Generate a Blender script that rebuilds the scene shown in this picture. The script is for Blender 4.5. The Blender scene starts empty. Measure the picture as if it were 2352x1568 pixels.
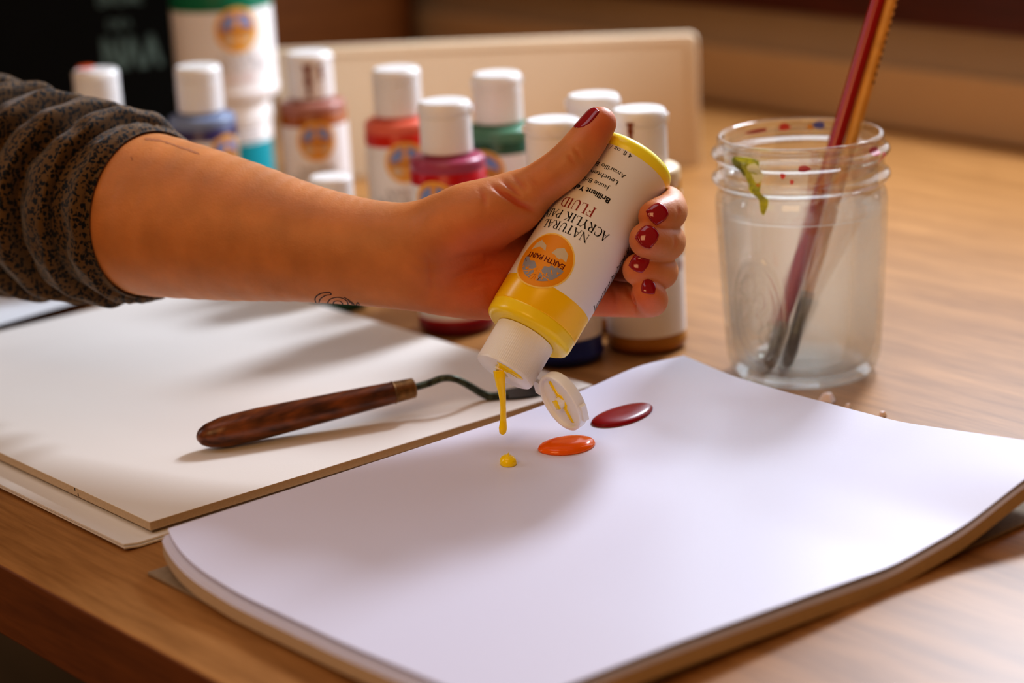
import bpy, math, random
import numpy as np
from mathutils import Vector, Matrix
from mathutils.bvhtree import BVHTree
random.seed(4); rng = np.random.default_rng(4)
COL = bpy.context.scene.collection
A = np.array

# ------------------------------------------------------------------ camera (calibrated from the photograph)
FPX, PITCH, ROLL, YAW, CAMH = 5200., math.radians(16.25), .055, math.radians(39), .342
_fh = A([math.sin(YAW), math.cos(YAW), 0]); _r0 = A([math.cos(YAW), -math.sin(YAW), 0]); _z = A([0, 0, 1.])
FW = math.cos(PITCH)*_fh - math.sin(PITCH)*_z; _u0 = np.cross(_r0, FW)
UP = _u0*math.cos(ROLL) + _r0*math.sin(ROLL); RT = _r0*math.cos(ROLL) - _u0*math.sin(ROLL)
CAM = A([0, 0, CAMH])
def ray(x, y): return FW + RT*(x-1176)/FPX - UP*(y-784)/FPX
def atz(x, y, z=0.): d = ray(x, y); return CAM + d*(z-CAMH)/d[2]
def atx(x, y, X): d = ray(x, y); return CAM + d*X/d[0]
def atd(x, y, d): return CAM + ray(x, y)*d

# ------------------------------------------------------------------ helpers
def s2l(c):
    return tuple((v/12.92 if v <= .04045 else ((v+.055)/1.055)**2.4) for v in (q/255 for q in c))
def nodes(name):
    m = bpy.data.materials.new(name); m.use_nodes = True
    nt = m.node_tree; b = nt.nodes['Principled BSDF']
    return m, nt, b
def N(nt, t, **kw):
    n = nt.nodes.new(t)
    for k, v in kw.items():
        if k.startswith('i_'): n.inputs[k[2:].replace('_', ' ')].default_value = v
        else: setattr(n, k, v)
    return n
def L(nt, a, b): nt.links.new(a, b)
def mat(name, rgb, rough=.5, spec=.5, metal=0., trans=0., ior=1.45, sss=0., srad=(1, .4, .2), sscale=.004, var=0., vscale=60., bump=0., bscale=300., alpha=1., coat=0.):
    m, nt, b = nodes(name)
    c = s2l(rgb)
    b.inputs['Base Color'].default_value = (*c, 1)
    b.inputs['Roughness'].default_value = rough
    b.inputs['Specular IOR Level'].default_value = spec
    b.inputs['Metallic'].default_value = metal
    b.inputs['Transmission Weight'].default_value = trans
    b.inputs['IOR'].default_value = ior
    b.inputs['Alpha'].default_value = alpha
    b.inputs['Coat Weight'].default_value = coat
    if sss:
        b.inputs['Subsurface Weight'].default_value = sss
        b.inputs['Subsurface Radius'].default_value = srad
        b.inputs['Subsurface Scale'].default_value = sscale
    if var or bump:
        tc = N(nt, 'ShaderNodeTexCoord')
    if var:
        nz = N(nt, 'ShaderNodeTexNoise', i_Scale=vscale, i_Detail=4.)
        L(nt, tc.outputs['Object'], nz.inputs['Vector'])
        rp = N(nt, 'ShaderNodeValToRGB')
        rp.color_ramp.elements[0].position = .3; rp.color_ramp.elements[1].position = .7
        rp.color_ramp.elements[0].color = (*[v*(1-var) for v in c], 1)
        rp.color_ramp.elements[1].color = (*[min(1, v*(1+var*.5)) for v in c], 1)
        L(nt, nz.outputs['Fac'], rp.inputs['Fac']); L(nt, rp.outputs['Color'], b.inputs['Base Color'])
    if bump:
        nb = N(nt, 'ShaderNodeTexNoise', i_Scale=bscale, i_Detail=3.)
        L(nt, tc.outputs['Object'], nb.inputs['Vector'])
        bp = N(nt, 'ShaderNodeBump', i_Strength=bump, i_Distance=.001)
        L(nt, nb.outputs['Fac'], bp.inputs['Height']); L(nt, bp.outputs['Normal'], b.inputs['Normal'])
    return m

def tag(o, label=None, cat=None, group=None, kind=None):
    if label: o['label'] = label
    if cat: o['category'] = cat
    if group: o['group'] = group
    if kind: o['kind'] = kind
    return o
def empty(name, loc, rot=None):
    o = bpy.data.objects.new(name, None); COL.objects.link(o); o.empty_display_size = .01
    if rot is not None:
        o.matrix_world = Matrix.Translation(Vector(loc)) @ rot.to_4x4()
    else: o.location = loc
    return o
def obj(name, vf, mats, parent=None, loc=None, smooth=True, ang=40, rot=None):
    verts, faces = vf[0], vf[1]
    me = bpy.data.meshes.new(name)
    me.from_pydata([tuple(map(float, v)) for v in verts], [], [tuple(int(i) for i in f) for f in faces])
    if not isinstance(mats, (list, tuple)): mats = [mats]
    for m in mats: me.materials.append(m)
    if len(vf) > 2:
        me.polygons.foreach_set('material_index', vf[2])
    me.validate()
    if smooth:
        me.polygons.foreach_set('use_smooth', [True]*len(me.polygons))
        if ang: me.set_sharp_from_angle(angle=math.radians(ang))
    me.update()
    o = bpy.data.objects.new(name, me); COL.objects.link(o)
    if parent: o.parent = parent
    if rot is not None: o.rotation_euler = rot
    if loc is not None: o.location = loc
    return o
class MB:
    def __init__(s): s.v = []; s.f = []; s.m = []
    def add(s, vf, mi=0, M=None):
        n = len(s.v)
        for p in vf[0]:
            s.v.append(tuple(M @ Vector(p)) if M is not None else tuple(p))
        for f in vf[1]: s.f.append([i+n for i in f]); s.m.append(mi)
        return s
    def vf(s): return s.v, s.f, s.m
def lathe(prof, seg=48, a0=0., a1=2*math.pi, mi=None):
    full = abs(a1-a0-2*math.pi) < 1e-6
    n = seg if full else seg+1
    v = []; f = []; m = []
    for r, z in prof:
        for i in range(n):
            a = a0+(a1-a0)*i/seg
            v.append((r*math.cos(a), r*math.sin(a), z))
    for j in range(len(prof)-1):
        for i in range(seg):
            k = (i+1) % n if full else i+1
            f.append((j*n+i, j*n+k, (j+1)*n+k, (j+1)*n+i)); m.append(mi[j] if mi else 0)
    return v, f, m
def box(x0, x1, y0, y1, z0, z1):
    v = [(x, y, z) for x in (x0, x1) for y in (y0, y1) for z in (z0, z1)]
    return v, [(0, 1, 3, 2), (4, 6, 7, 5), (0, 4, 5, 1), (2, 3, 7, 6), (0, 2, 6, 4), (1, 5, 7, 3)]
def bevel(o, w=.001, seg=2):
    b = o.modifiers.new('edge', 'BEVEL'); b.width = w; b.segments = seg; b.limit_method = 'ANGLE'; b.angle_limit = math.radians(35)
    return o
def frames(pts):
    pts = A(pts, float); t = np.gradient(pts, axis=0); t /= np.linalg.norm(t, axis=1)[:, None]+1e-12
    ref = A([0, 0, 1.]) if abs(t[0][2]) < .9 else A([1., 0, 0])
    out = []; n = np.cross(t[0], ref); n /= np.linalg.norm(n)
    for k in range(len(pts)):
        n = n - t[k]*(n@t[k]); n /= np.linalg.norm(n)
        out.append((n.copy(), np.cross(t[k], n)))
    return pts, out
def tube(pts, rad, seg=16, sq=(1., 1.)):
    pts, fr = frames(pts); n = len(pts)
    rad = np.broadcast_to(A(rad, float), (n,))
    v = []; f = []
    for k in range(n):
        for i in range(seg):
            a = 2*math.pi*i/seg
            v.append(pts[k]+rad[k]*(sq[0]*math.cos(a)*fr[k][0]+sq[1]*math.sin(a)*fr[k][1]))
    for k in range(n-1):
        for i in range(seg):
            j = (i+1) % seg
            f.append((k*seg+i, k*seg+j, (k+1)*seg+j, (k+1)*seg+i))
    f.append(list(range(seg))[::-1]); f.append([(n-1)*seg+i for i in range(seg)])
    return v, f
def spline(pts, n):
    pts = A(pts, float); m = len(pts)
    t = np.linspace(0, m-1, n); out = []
    for q in t:
        i = min(int(q), m-2); u = q-i
        p0, p1, p2, p3 = pts[max(i-1, 0)], pts[i], pts[i+1], pts[min(i+2, m-1)]
        out.append(.5*((2*p1)+(-p0+p2)*u+(2*p0-5*p1+4*p2-p3)*u*u+(-p0+3*p1-3*p2+p3)*u**3))
    return A(out)
def sheet(xs, ys, top, thick, zlow=None, dx=None):
    """closed slab over grid xs x ys; top(x,y)->z"""
    nx, ny = len(xs), len(ys); v = []; f = []
    Z = [[top(i, j) for j in range(ny)] for i in range(nx)]
    for i in range(nx):
        for j in range(ny): v.append((xs[i]+(dx(i, j) if dx else 0), ys[j], Z[i][j]))
    for i in range(nx):
        for j in range(ny): v.append((xs[i]+(dx(i, j) if dx else 0), ys[j], (Z[i][j]-thick) if zlow is None else max(min(zlow, Z[i][j]-.0002), Z[i][j]-thick)))
    o = nx*ny; I = lambda i, j: i*ny+j
    for i in range(nx-1):
        for j in range(ny-1):
            f.append((I(i, j), I(i+1, j), I(i+1, j+1), I(i, j+1)))
            f.append((o+I(i, j), o+I(i, j+1), o+I(i+1, j+1), o+I(i+1, j)))
    for i in range(nx-1):
        f.append((I(i, 0), o+I(i, 0), o+I(i+1, 0), I(i+1, 0)))
        f.append((I(i, ny-1), I(i+1, ny-1), o+I(i+1, ny-1), o+I(i, ny-1)))
    for j in range(ny-1):
        f.append((I(0, j), I(0, j+1), o+I(0, j+1), o+I(0, j)))
        f.append((I(nx-1, j), o+I(nx-1, j), o+I(nx-1, j+1), I(nx-1, j+1)))
    return v, f

# ------------------------------------------------------------------ materials
def wood(name, c0, c1, rough, scale=(22, 1.6, 22), spec=.5, bump=.08):
    m, nt, b = nodes(name)
    tc = N(nt, 'ShaderNodeTexCoord'); mp = N(nt, 'ShaderNodeMapping'); mp.inputs['Scale'].default_value = scale
    L(nt, tc.outputs['Object'], mp.inputs['Vector'])
    n1 = N(nt, 'ShaderNodeTexNoise', i_Scale=3., i_Detail=6., i_Roughness=.6, i_Distortion=.4)
    L(nt, mp.outputs['Vector'], n1.inputs['Vector'])
    n2 = N(nt, 'ShaderNodeTexNoise', i_Scale=14., i_Detail=4., i_Roughness=.7)
    L(nt, mp.outputs['Vector'], n2.inputs['Vector'])
    mx = N(nt, 'ShaderNodeMath', operation='MULTIPLY_ADD'); mx.inputs[1].default_value = .45
    L(nt, n2.outputs['Fac'], mx.inputs[0]); 
    mm = N(nt, 'ShaderNodeMath', operation='MULTIPLY'); mm.inputs[1].default_value = .6
    L(nt, n1.outputs['Fac'], mm.inputs[0]); L(nt, mm.outputs[0], mx.inputs[2])
    rp = N(nt, 'ShaderNodeValToRGB'); e = rp.color_ramp.elements
    e[0].position = .36; e[0].color = (*s2l(c0), 1); e[1].position = .66; e[1].color = (*s2l(c1), 1)
    L(nt, mx.outputs[0], rp.inputs['Fac']); L(nt, rp.outputs['Color'], b.inputs['Base Color'])
    b.inputs['Roughness'].default_value = rough; b.inputs['Specular IOR Level'].default_value = spec
    bp = N(nt, 'ShaderNodeBump', i_Strength=bump, i_Distance=.0006)
    L(nt, n2.outputs['Fac'], bp.inputs['Height']); L(nt, bp.outputs['Normal'], b.inputs['Normal'])
    return m
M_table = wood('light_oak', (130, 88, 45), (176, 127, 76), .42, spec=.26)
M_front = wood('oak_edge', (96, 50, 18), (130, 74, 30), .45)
M_cab = wood('orange_wood', (98, 52, 12), (124, 72, 24), .5, (2, 2, 20))
M_frame = wood('dark_red_wood', (58, 18, 10), (82, 28, 16), .45)
M_sill = mat('beige_sill', (196, 166, 132), .55, .3, var=.06, vscale=8)
M_taupe = mat('taupe_paint', (164, 146, 128), .6, .3, var=.06, vscale=8)
M_wall = mat('plaster', (190, 170, 150), .8, .2, var=.05, vscale=6)
M_floor = wood('dark_floor', (52, 36, 26), (80, 58, 40), .5, (3, .6, 3))
M_paperF = mat('lavender_white_paper', (220, 219, 238), .42, .38, bump=.03, bscale=900)
M_paperL = mat('cream_white_paper', (228, 222, 216), .55, .25, bump=.05, bscale=700)
M_paperE = mat('paper_edge', (194, 172, 146), .7, .2, var=.1, vscale=900)
M_card = mat('grey_cardboard', (150, 132, 112), .8, .15, var=.15, vscale=500)
M_sheet = mat('bright_white_paper', (236, 238, 242), .5, .3)
M_canvas = mat('cream_board', (214, 194, 168), .6, .25, var=.04, vscale=12)
M_black = mat('black_card', (5, 6, 5), .5, .15)
M_faint = mat('faint_grey_green_print', (84, 100, 94), .6, .3)
M_green_p = mat('dark_green_print', (20, 70, 40), .6, .3)
M_cap = mat('white_cap_plastic', (240, 238, 236), .32, .5, sss=.1, srad=(1, .85, .7), sscale=.003)
M_label = mat('white_label', (238, 234, 232), .35, .45)
M_black_ink = mat('black_ink', (24, 20, 20), .5, .3)
M_red_ink = mat('red_brown_ink', (150, 44, 28), .5, .3)
M_brown_ink = mat('brown_ink', (110, 34, 10), .5, .3)
M_logo_o = mat('logo_orange', (232, 150, 12), .35, .45)
M_logo_o2 = mat('logo_tan_orange', (226, 160, 70), .35, .45)
M_logo_y = mat('logo_pale_ring', (248, 206, 104), .35, .45)
M_logo_g = mat('logo_grey_blue', (150, 148, 156), .4, .4)
M_logo_b = mat('logo_pale_blue', (128, 150, 200), .4, .4)  # bluer logo patches, sky reflection put into the print colour
M_logo_c = mat('logo_pale_grey', (206, 188, 160), .4, .4)
M_yel = mat('yellow_paint', (255, 216, 0), .18, .5, sss=.1, srad=(1, .6, .05), sscale=.002)
M_redp = mat('red_paint', (146, 6, 14), .26, .45)
M_orgp = mat('orange_paint', (244, 108, 8), .14, .5, sss=.2, srad=(1, .4, .1), sscale=.002)
M_nail = mat('dark_red_nail_polish', (150, 6, 30), .12, .6, coat=.4)
M_ink = mat('tattoo_ink', (62, 50, 56), .6, .2)
M_metal = mat('worn_steel', (120, 116, 100), .35, .5, metal=.9, var=.5, vscale=200)
M_pmetal = mat('paint_flecked_steel', (78, 84, 66), .4, .5, metal=.6, var=.7, vscale=420)
M_ferr = mat('tarnished_brass', (140, 104, 62), .42, .5, metal=.7, var=.6, vscale=260)
M_blade = mat('dark_blade', (52, 56, 54), .35, .5, metal=.7, var=.4, vscale=120)
M_redlac = mat('dark_red_lacquer', (166, 2, 18), .2, .6, coat=.4)
M_bare = mat('bare_varnished_wood', (222, 160, 76), .35, .5, var=.18, vscale=90)
M_darkpr = mat('worn_dark_print', (92, 52, 20), .6, .3)
M_brist = mat('dark_bristle', (70, 58, 50), .7, .2, var=.3, vscale=500)
M_scrap = mat('pinkish_paper_scrap', (240, 226, 226), .6, .2, sss=.3, sscale=.002)

def mat_glass():
    m, nt, b = nodes('jar_glass')
    out = nt.nodes['Material Output']; tp = N(nt, 'ShaderNodeBsdfTransparent'); tp.inputs['Color'].default_value = (.97, .985, .975, 1)
    gl = N(nt, 'ShaderNodeBsdfGlossy'); gl.inputs['Roughness'].default_value = .03
    lw = N(nt, 'ShaderNodeLayerWeight'); pw = N(nt, 'ShaderNodeMath', operation='POWER'); pw.inputs[1].default_value = 4.; L(nt, lw.outputs['Facing'], pw.inputs[0])
    fr = N(nt, 'ShaderNodeMath', operation='MULTIPLY_ADD'); fr.inputs[1].default_value = .35; fr.inputs[2].default_value = .035; L(nt, pw.outputs[0], fr.inputs[0])
    th = N(nt, 'ShaderNodeMixShader'); L(nt, fr.outputs[0], th.inputs['Fac']); L(nt, tp.outputs[0], th.inputs[1]); L(nt, gl.outputs[0], th.inputs[2])
    mx = N(nt, 'ShaderNodeMixShader'); mx.inputs['Fac'].default_value = .32
    L(nt, th.outputs[0], mx.inputs[1]); L(nt, b.outputs[0], mx.inputs[2]); L(nt, mx.outputs[0], out.inputs['Surface'])
    b.inputs['Base Color'].default_value = (.97, .99, .975, 1); b.inputs['Roughness'].default_value = .0
    b.inputs['Transmission Weight'].default_value = 1; b.inputs['IOR'].default_value = 1.48
    return m
M_glass = mat_glass()
def mat_water():
    m, nt, b = nodes('cloudy_water')
    b.inputs['Base Color'].default_value = (.96, .95, .92, 1); b.inputs['Roughness'].default_value = .12
    b.inputs['Transmission Weight'].default_value = 1; b.inputs['IOR'].default_value = 1.33
    out = nt.nodes['Material Output']
    df = N(nt, 'ShaderNodeBsdfDiffuse'); df.inputs['Color'].default_value = (*s2l((244, 236, 230)), 1)
    tr = N(nt, 'ShaderNodeBsdfTranslucent'); tr.inputs['Color'].default_value = (*s2l((244, 236, 228)), 1)
    m1 = N(nt, 'ShaderNodeMixShader'); m1.inputs['Fac'].default_value = .6
    L(nt, df.outputs[0], m1.inputs[1]); L(nt, tr.outputs[0], m1.inputs[2])
    tc = N(nt, 'ShaderNodeTexCoord'); sp = N(nt, 'ShaderNodeSeparateXYZ'); L(nt, tc.outputs['Object'], sp.inputs[0])
    mr = N(nt, 'ShaderNodeMapRange'); mr.inputs['From Min'].default_value = .018; mr.inputs['From Max'].default_value = .052
    mr.inputs['To Min'].default_value = .18; mr.inputs['To Max'].default_value = .05
    L(nt, sp.outputs['Z'], mr.inputs['Value'])
    ge = N(nt, 'ShaderNodeNewGeometry'); fm = N(nt, 'ShaderNodeMix', data_type='FLOAT'); fm.inputs[3].default_value = .42
    L(nt, ge.outputs['Backfacing'], fm.inputs[0]); L(nt, mr.outputs[0], fm.inputs[2])
    m2 = N(nt, 'ShaderNodeMixShader'); L(nt, fm.outputs[0], m2.inputs['Fac'])
    tp = N(nt, 'ShaderNodeBsdfTransparent'); m0 = N(nt, 'ShaderNodeMixShader'); m0.inputs['Fac'].default_value = .15
    L(nt, tp.outputs[0], m0.inputs[1]); L(nt, b.outputs[0], m0.inputs[2])
    L(nt, m0.outputs[0], m2.inputs[1]); L(nt, m1.outputs[0], m2.inputs[2]); L(nt, m2.outputs[0], out.inputs['Surface'])
    return m
M_water = mat_water()
def mat_leopard():
    m, nt, b = nodes('leopard_print_fabric')
    tc = N(nt, 'ShaderNodeTexCoord')
    nz = N(nt, 'ShaderNodeTexNoise', i_Scale=260., i_Detail=2.); L(nt, tc.outputs['Object'], nz.inputs['Vector'])
    mxv = N(nt, 'ShaderNodeMix', data_type='VECTOR'); mxv.inputs[0].default_value = .0035
    ad = N(nt, 'ShaderNodeVectorMath', operation='MULTIPLY_ADD'); ad.inputs[1].default_value = (.004, .004, .004)
    L(nt, nz.outputs['Color'], ad.inputs[0]); L(nt, tc.outputs['Object'], ad.inputs[2])
    vo = N(nt, 'ShaderNodeTexVoronoi', i_Scale=470.); L(nt, ad.outputs[0], vo.inputs['Vector'])
    n2 = N(nt, 'ShaderNodeTexNoise', i_Scale=420., i_Detail=2.); L(nt, tc.outputs['Object'], n2.inputs['Vector'])
    sb = N(nt, 'ShaderNodeMath', operation='ADD'); L(nt, vo.outputs['Distance'], sb.inputs[0])
    ml = N(nt, 'ShaderNodeMath', operation='MULTIPLY'); ml.inputs[1].default_value = .55; L(nt, n2.outputs['Fac'], ml.inputs[0]); L(nt, ml.outputs[0], sb.inputs[1])
    rp = N(nt, 'ShaderNodeValToRGB'); e = rp.color_ramp.elements
    e[0].position = .66; e[0].color = (*s2l((14, 12, 14)), 1); e[1].position = .82; e[1].color = (*s2l((98, 72, 40)), 1)
    L(nt, sb.outputs[0], rp.inputs['Fac']); L(nt, rp.outputs['Color'], b.inputs['Base Color'])
    b.inputs['Roughness'].default_value = .75; b.inputs['Specular IOR Level'].default_value = .2
    b.inputs['Sheen Weight'].default_value = .15
    return m
M_leo = mat_leopard()
def mat_skin():
    m, nt, b = nodes('skin')
    tc = N(nt, 'ShaderNodeTexCoord')
    at = N(nt, 'ShaderNodeVertexColor', layer_name='flush_crease_shade')
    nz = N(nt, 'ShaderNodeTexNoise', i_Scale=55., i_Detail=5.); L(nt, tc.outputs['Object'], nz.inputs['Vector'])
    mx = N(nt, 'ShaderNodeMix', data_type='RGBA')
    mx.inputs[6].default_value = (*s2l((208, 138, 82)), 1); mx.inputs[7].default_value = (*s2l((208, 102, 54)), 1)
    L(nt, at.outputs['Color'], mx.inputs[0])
    hs = N(nt, 'ShaderNodeMix', data_type='RGBA', blend_type='MULTIPLY'); hs.inputs[0].default_value = .22
    L(nt, mx.outputs[2], hs.inputs[6]); L(nt, nz.outputs['Color'], hs.inputs[7])
    rp = N(nt, 'ShaderNodeMapRange'); rp.inputs['From Min'].default_value = .3; rp.inputs['From Max'].default_value = .7
    rp.inputs['To Min'].default_value = .82; rp.inputs['To Max'].default_value = 1.06
    L(nt, nz.outputs['Fac'], rp.inputs['Value'])
    sc = N(nt, 'ShaderNodeVectorMath', operation='SCALE'); L(nt, mx.outputs[2], sc.inputs[0]); L(nt, rp.outputs[0], sc.inputs['Scale'])
    L(nt, sc.outputs[0], b.inputs['Base Color'])
    b.inputs['Roughness'].default_value = .5; b.inputs['Specular IOR Level'].default_value = .45
    b.inputs['Subsurface Weight'].default_value = .35; b.inputs['Subsurface Radius'].default_value = (1, .40, .16); b.inputs['Subsurface Scale'].default_value = .0028
    vo = N(nt, 'ShaderNodeTexVoronoi', i_Scale=900.); L(nt, tc.outputs['Object'], vo.inputs['Vector'])
    n3 = N(nt, 'ShaderNodeTexNoise', i_Scale=380., i_Detail=4.); L(nt, tc.outputs['Object'], n3.inputs['Vector'])
    ad = N(nt, 'ShaderNodeMath', operation='MULTIPLY_ADD'); ad.inputs[1].default_value = .25; L(nt, vo.outputs['Distance'], ad.inputs[0]); L(nt, n3.outputs['Fac'], ad.inputs[2])
    bp = N(nt, 'ShaderNodeBump', i_Strength=.28, i_Distance=.0006); L(nt, ad.outputs[0], bp.inputs['Height']); L(nt, bp.outputs['Normal'], b.inputs['Normal'])
    return m
M_skin = mat_skin()
def mat_handle():
    m, nt, b = nodes('worn_brown_handle_wood')
    tc = N(nt, 'ShaderNodeTexCoord'); mp = N(nt, 'ShaderNodeMapping'); mp.inputs['Scale'].default_value = (6, 90, 90)
    L(nt, tc.outputs['Object'], mp.inputs['Vector'])
    nz = N(nt, 'ShaderNodeTexNoise', i_Scale=3., i_Detail=5.); L(nt, mp.outputs['Vector'], nz.inputs['Vector'])
    rp = N(nt, 'ShaderNodeValToRGB'); e = rp.color_ramp.elements
    e[0].position = .35; e[0].color = (*s2l((66, 32, 12)), 1); e[1].position = .68; e[1].color = (*s2l((128, 70, 30)), 1)
    L(nt, nz.outputs['Fac'], rp.inputs['Fac'])
    n2 = N(nt, 'ShaderNodeTexNoise', i_Scale=120., i_Detail=2.); L(nt, tc.outputs['Object'], n2.inputs['Vector'])
    r2 = N(nt, 'ShaderNodeValToRGB'); r2.color_ramp.elements[0].position = .69; r2.color_ramp.elements[1].position = .72
    L(nt, n2.outputs['Fac'], r2.inputs['Fac'])
    mx = N(nt, 'ShaderNodeMix', data_type='RGBA'); mx.inputs[7].default_value = (*s2l((190, 148, 84)), 1)
    L(nt, r2.outputs['Color'], mx.inputs[0]); L(nt, rp.outputs['Color'], mx.inputs[6])
    L(nt, mx.outputs[2], b.inputs['Base Color'])
    b.inputs['Roughness'].default_value = .34
    return m
M_handle = mat_handle()

# ------------------------------------------------------------------ the setting
XE, XW, YB = .3865, 1.296, 1.66
f_ = obj('floor', box(-3, 1.6, -3, 4, -.75, -.73), M_floor, smooth=False); tag(f_, kind='structure')
w = obj('trim_1', box(XW, XW+.05, -.6, YB+.6, 0, .0475), M_sill, smooth=False); tag(bevel(w, .002), kind='structure')
w = obj('trim_2', box(XW+.004, XW+.05, -.6, YB+.6, .0475, .082), M_taupe, smooth=False); tag(w, kind='structure')
w = obj('wall_right', box(XW+.006, XW+.1, -.6, YB+.6, -.73, -.0), M_wall, smooth=False); tag(w, kind='structure')
WY0, WY1, WZ0, WZ1 = .50, 1.48, .15, 1.05
mb = MB()
mb.add(box(XW-.006, XW+.07, -.6, YB+.6, .082, WZ0)); mb.add(box(XW-.006, XW+.07, -.6, WY0, WZ0, 1.7))
mb.add(box(XW-.006, XW+.07, WY1, YB+.6, WZ0, 1.7)); mb.add(box(XW-.006, XW+.07, WY0, WY1, WZ1, 1.7))
w = obj('window_1', mb.vf(), M_frame, smooth=False); tag(w, kind='structure')

tb = empty('table', (0, 0, 0))
tag(tb, 'light oak table with a straight thick front edge under all the art things', 'table')
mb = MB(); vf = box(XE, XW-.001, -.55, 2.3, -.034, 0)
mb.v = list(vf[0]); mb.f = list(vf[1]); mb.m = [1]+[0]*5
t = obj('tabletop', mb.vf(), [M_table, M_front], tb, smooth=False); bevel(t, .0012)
for x in (XE+.05, XW-.06):
    for y in (-.45, 2.2):
        obj('leg', box(x-.03, x+.03, y-.03, y+.03, -.73, -.034), M_front, tb, smooth=False)

# ---- wooden cabinet behind
cb = empty('wooden_cabinet', (.6, YB+.2, 0))
tag(cb, 'orange brown wooden cabinet standing behind the cream board', 'cabinet')
o = obj('cabinet_body', box(-.75, XW-.6-.008, -.15, .3, .0005, .9), M_cab, cb, smooth=False); bevel(o, .003)
for k in range(2):
    d = obj('door', box(-.73+k*.71, -.73+k*.71+.69, -.162, -.1502, .02, .88), M_cab, cb, smooth=False); bevel(d, .002)
    kn = lathe([(0, 0), (.005, 0), (.005, .012), (.011, .016), (.012, .022), (.008, .027), (0, .028)], 20)
    h = obj('knob', kn[:2], M_ferr, d, loc=(-.08+k*.12, -.162, .45), rot=(math.pi/2, 0, 0))

# ---- black box
p0 = atz(205, 425, 0); ang = math.atan2(p0[1], p0[0])-math.pi/2+.06
bb = empty('black_box', (p0[0], p0[1], 0.0003), Matrix.Rotation(ang, 3, 'Z'))
tag(bb, 'black box with faint grey lettering standing behind the tall white bottle', 'box')
o = obj('box_body', box(-.12, .13, 0, .07, 0, .26), M_black, bb, smooth=False); bevel(o, .002)
mb = MB()
def strokes_to(mb, words, x, z, h, w, th, y=-.0004):
    for ch in words:
        for (x0, z0, x1, z1) in ch:
            d = A([x1-x0, z1-z0])*A([w, h]); n = A([-d[1], d[0]]); n = n/np.linalg.norm(n)*th/2
            a = A([x+x0*w, z+z0*h]); b_ = A([x+x1*w, z+z1*h])
            mb.add(([(a[0]-n[0], y, a[1]-n[1]), (b_[0]-n[0], y, b_[1]-n[1]), (b_[0]+n[0], y, b_[1]+n[1]), (a[0]+n[0], y, a[1]+n[1])], [(0, 1, 2, 3)]))
        x += w*1.3
I_ = [(.5, 0, .5, 1)]; N_ = [(0, 0, 0, 1), (0, 1, 1, 0), (1, 0, 1, 1)]; A_ = [(0, 0, .5, 1), (.5, 1, 1, 0), (.2, .4, .8, .4)]; E_ = [(0, 0, 0, 1), (0, 1, 1, 1), (0, .5, .8, .5), (0, 0, 1, 0)]
sx = .0295
strokes_to(mb, [N_, A_, A_], sx-.008, .083, .024, .011, .004)
strokes_to(mb, [E_, N_, I_, E_, A_, N_, E_], sx-.009, .1305, .0085, .0036, .0016)
strokes_to(mb, [E_, N_, E_, A_], sx-.004, .1135, .006, .0034, .001)
obj('lettering', mb.vf(), M_faint, bb, smooth=False)

# ---- cream board leaning upright
q0, q1 = A([1.1142, 1.1499]), A([.9321, 1.3398]); dv = (q1-q0); ln = np.linalg.norm(dv); dv = dv/ln
th = math.atan2(-dv[1], -dv[0])
R_, H_, BT = .006, .0955, .009
bxs = np.r_[np.linspace(-.04, .255, 40), .263-R_+R_*np.sin(np.linspace(0, math.pi/2, 9))]
def bend(x): return -.25*max(0, .14-x)**2
def btop(x): q = max(0, x-(.263-R_)); return H_-R_+math.sqrt(max(0, R_*R_-q*q))
v = []
for x in bxs: v += [(x, bend(x), 0), (x, bend(x), btop(x)), (x, bend(x)+BT, btop(x)), (x, bend(x)+BT, 0)]
nb_ = len(bxs); fs = [(k*4+i, k*4+(i+1) % 4, k*4+4+(i+1) % 4, k*4+4+i) for k in range(nb_-1) for i in range(4)]+[(0, 3, 2, 1), (nb_*4-4, nb_*4-3, nb_*4-2, nb_*4-1)]
cvx = empty('cream_board', (q1[0], q1[1], .0003), Matrix.Rotation(th, 3, 'Z'))
o = obj('board', (v, fs), M_canvas, cvx, ang=40); bevel(o, .0010)
rimv = MB()
rxs = bxs[:40]
vv = []
for x in rxs: vv += [(x, bend(x)-.0012, .0903), (x, bend(x)-.0012, .0927), (x, bend(x)+.0004, .0927), (x, bend(x)+.0004, .0903)]
m_ = len(rxs); rimv.add((vv, [(k*4+i, k*4+(i+1) % 4, k*4+4+(i+1) % 4, k*4+4+i) for k in range(m_-1) for i in range(4)]+[(0, 3, 2, 1), (m_*4-4, m_*4-3, m_*4-2, m_*4-1)]))
rimv.add(box(.2578, .2602, -.0012, .0004, .004, .088))
obj('rim', rimv.vf(), M_canvas, cvx, smooth=False)
tag(cvx, 'long cream board with a rounded corner standing upright behind the paint bottles', 'board')

# ------------------------------------------------------------------ left pad, loose sheet
lp = empty('watercolor_pad', (.4455, .8005, .0003))
tag(lp, 'thick cream paper pad under the palette knife', 'paper pad')
def slab(name, x0, x1, y0, y1, z0, z1, m, parent, b=.0004):
    o = obj(name, box(x0, x1, y0, y1, z0, z1), m, parent, smooth=False); bevel(o, b); return o
mb = MB(); vf = box(0, .2525, 0, .33, .0038, .0078); mb.v = list(vf[0]); mb.f = list(vf[1]); mb.m = [1, 1, 1, 1, 1, 0]
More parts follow.
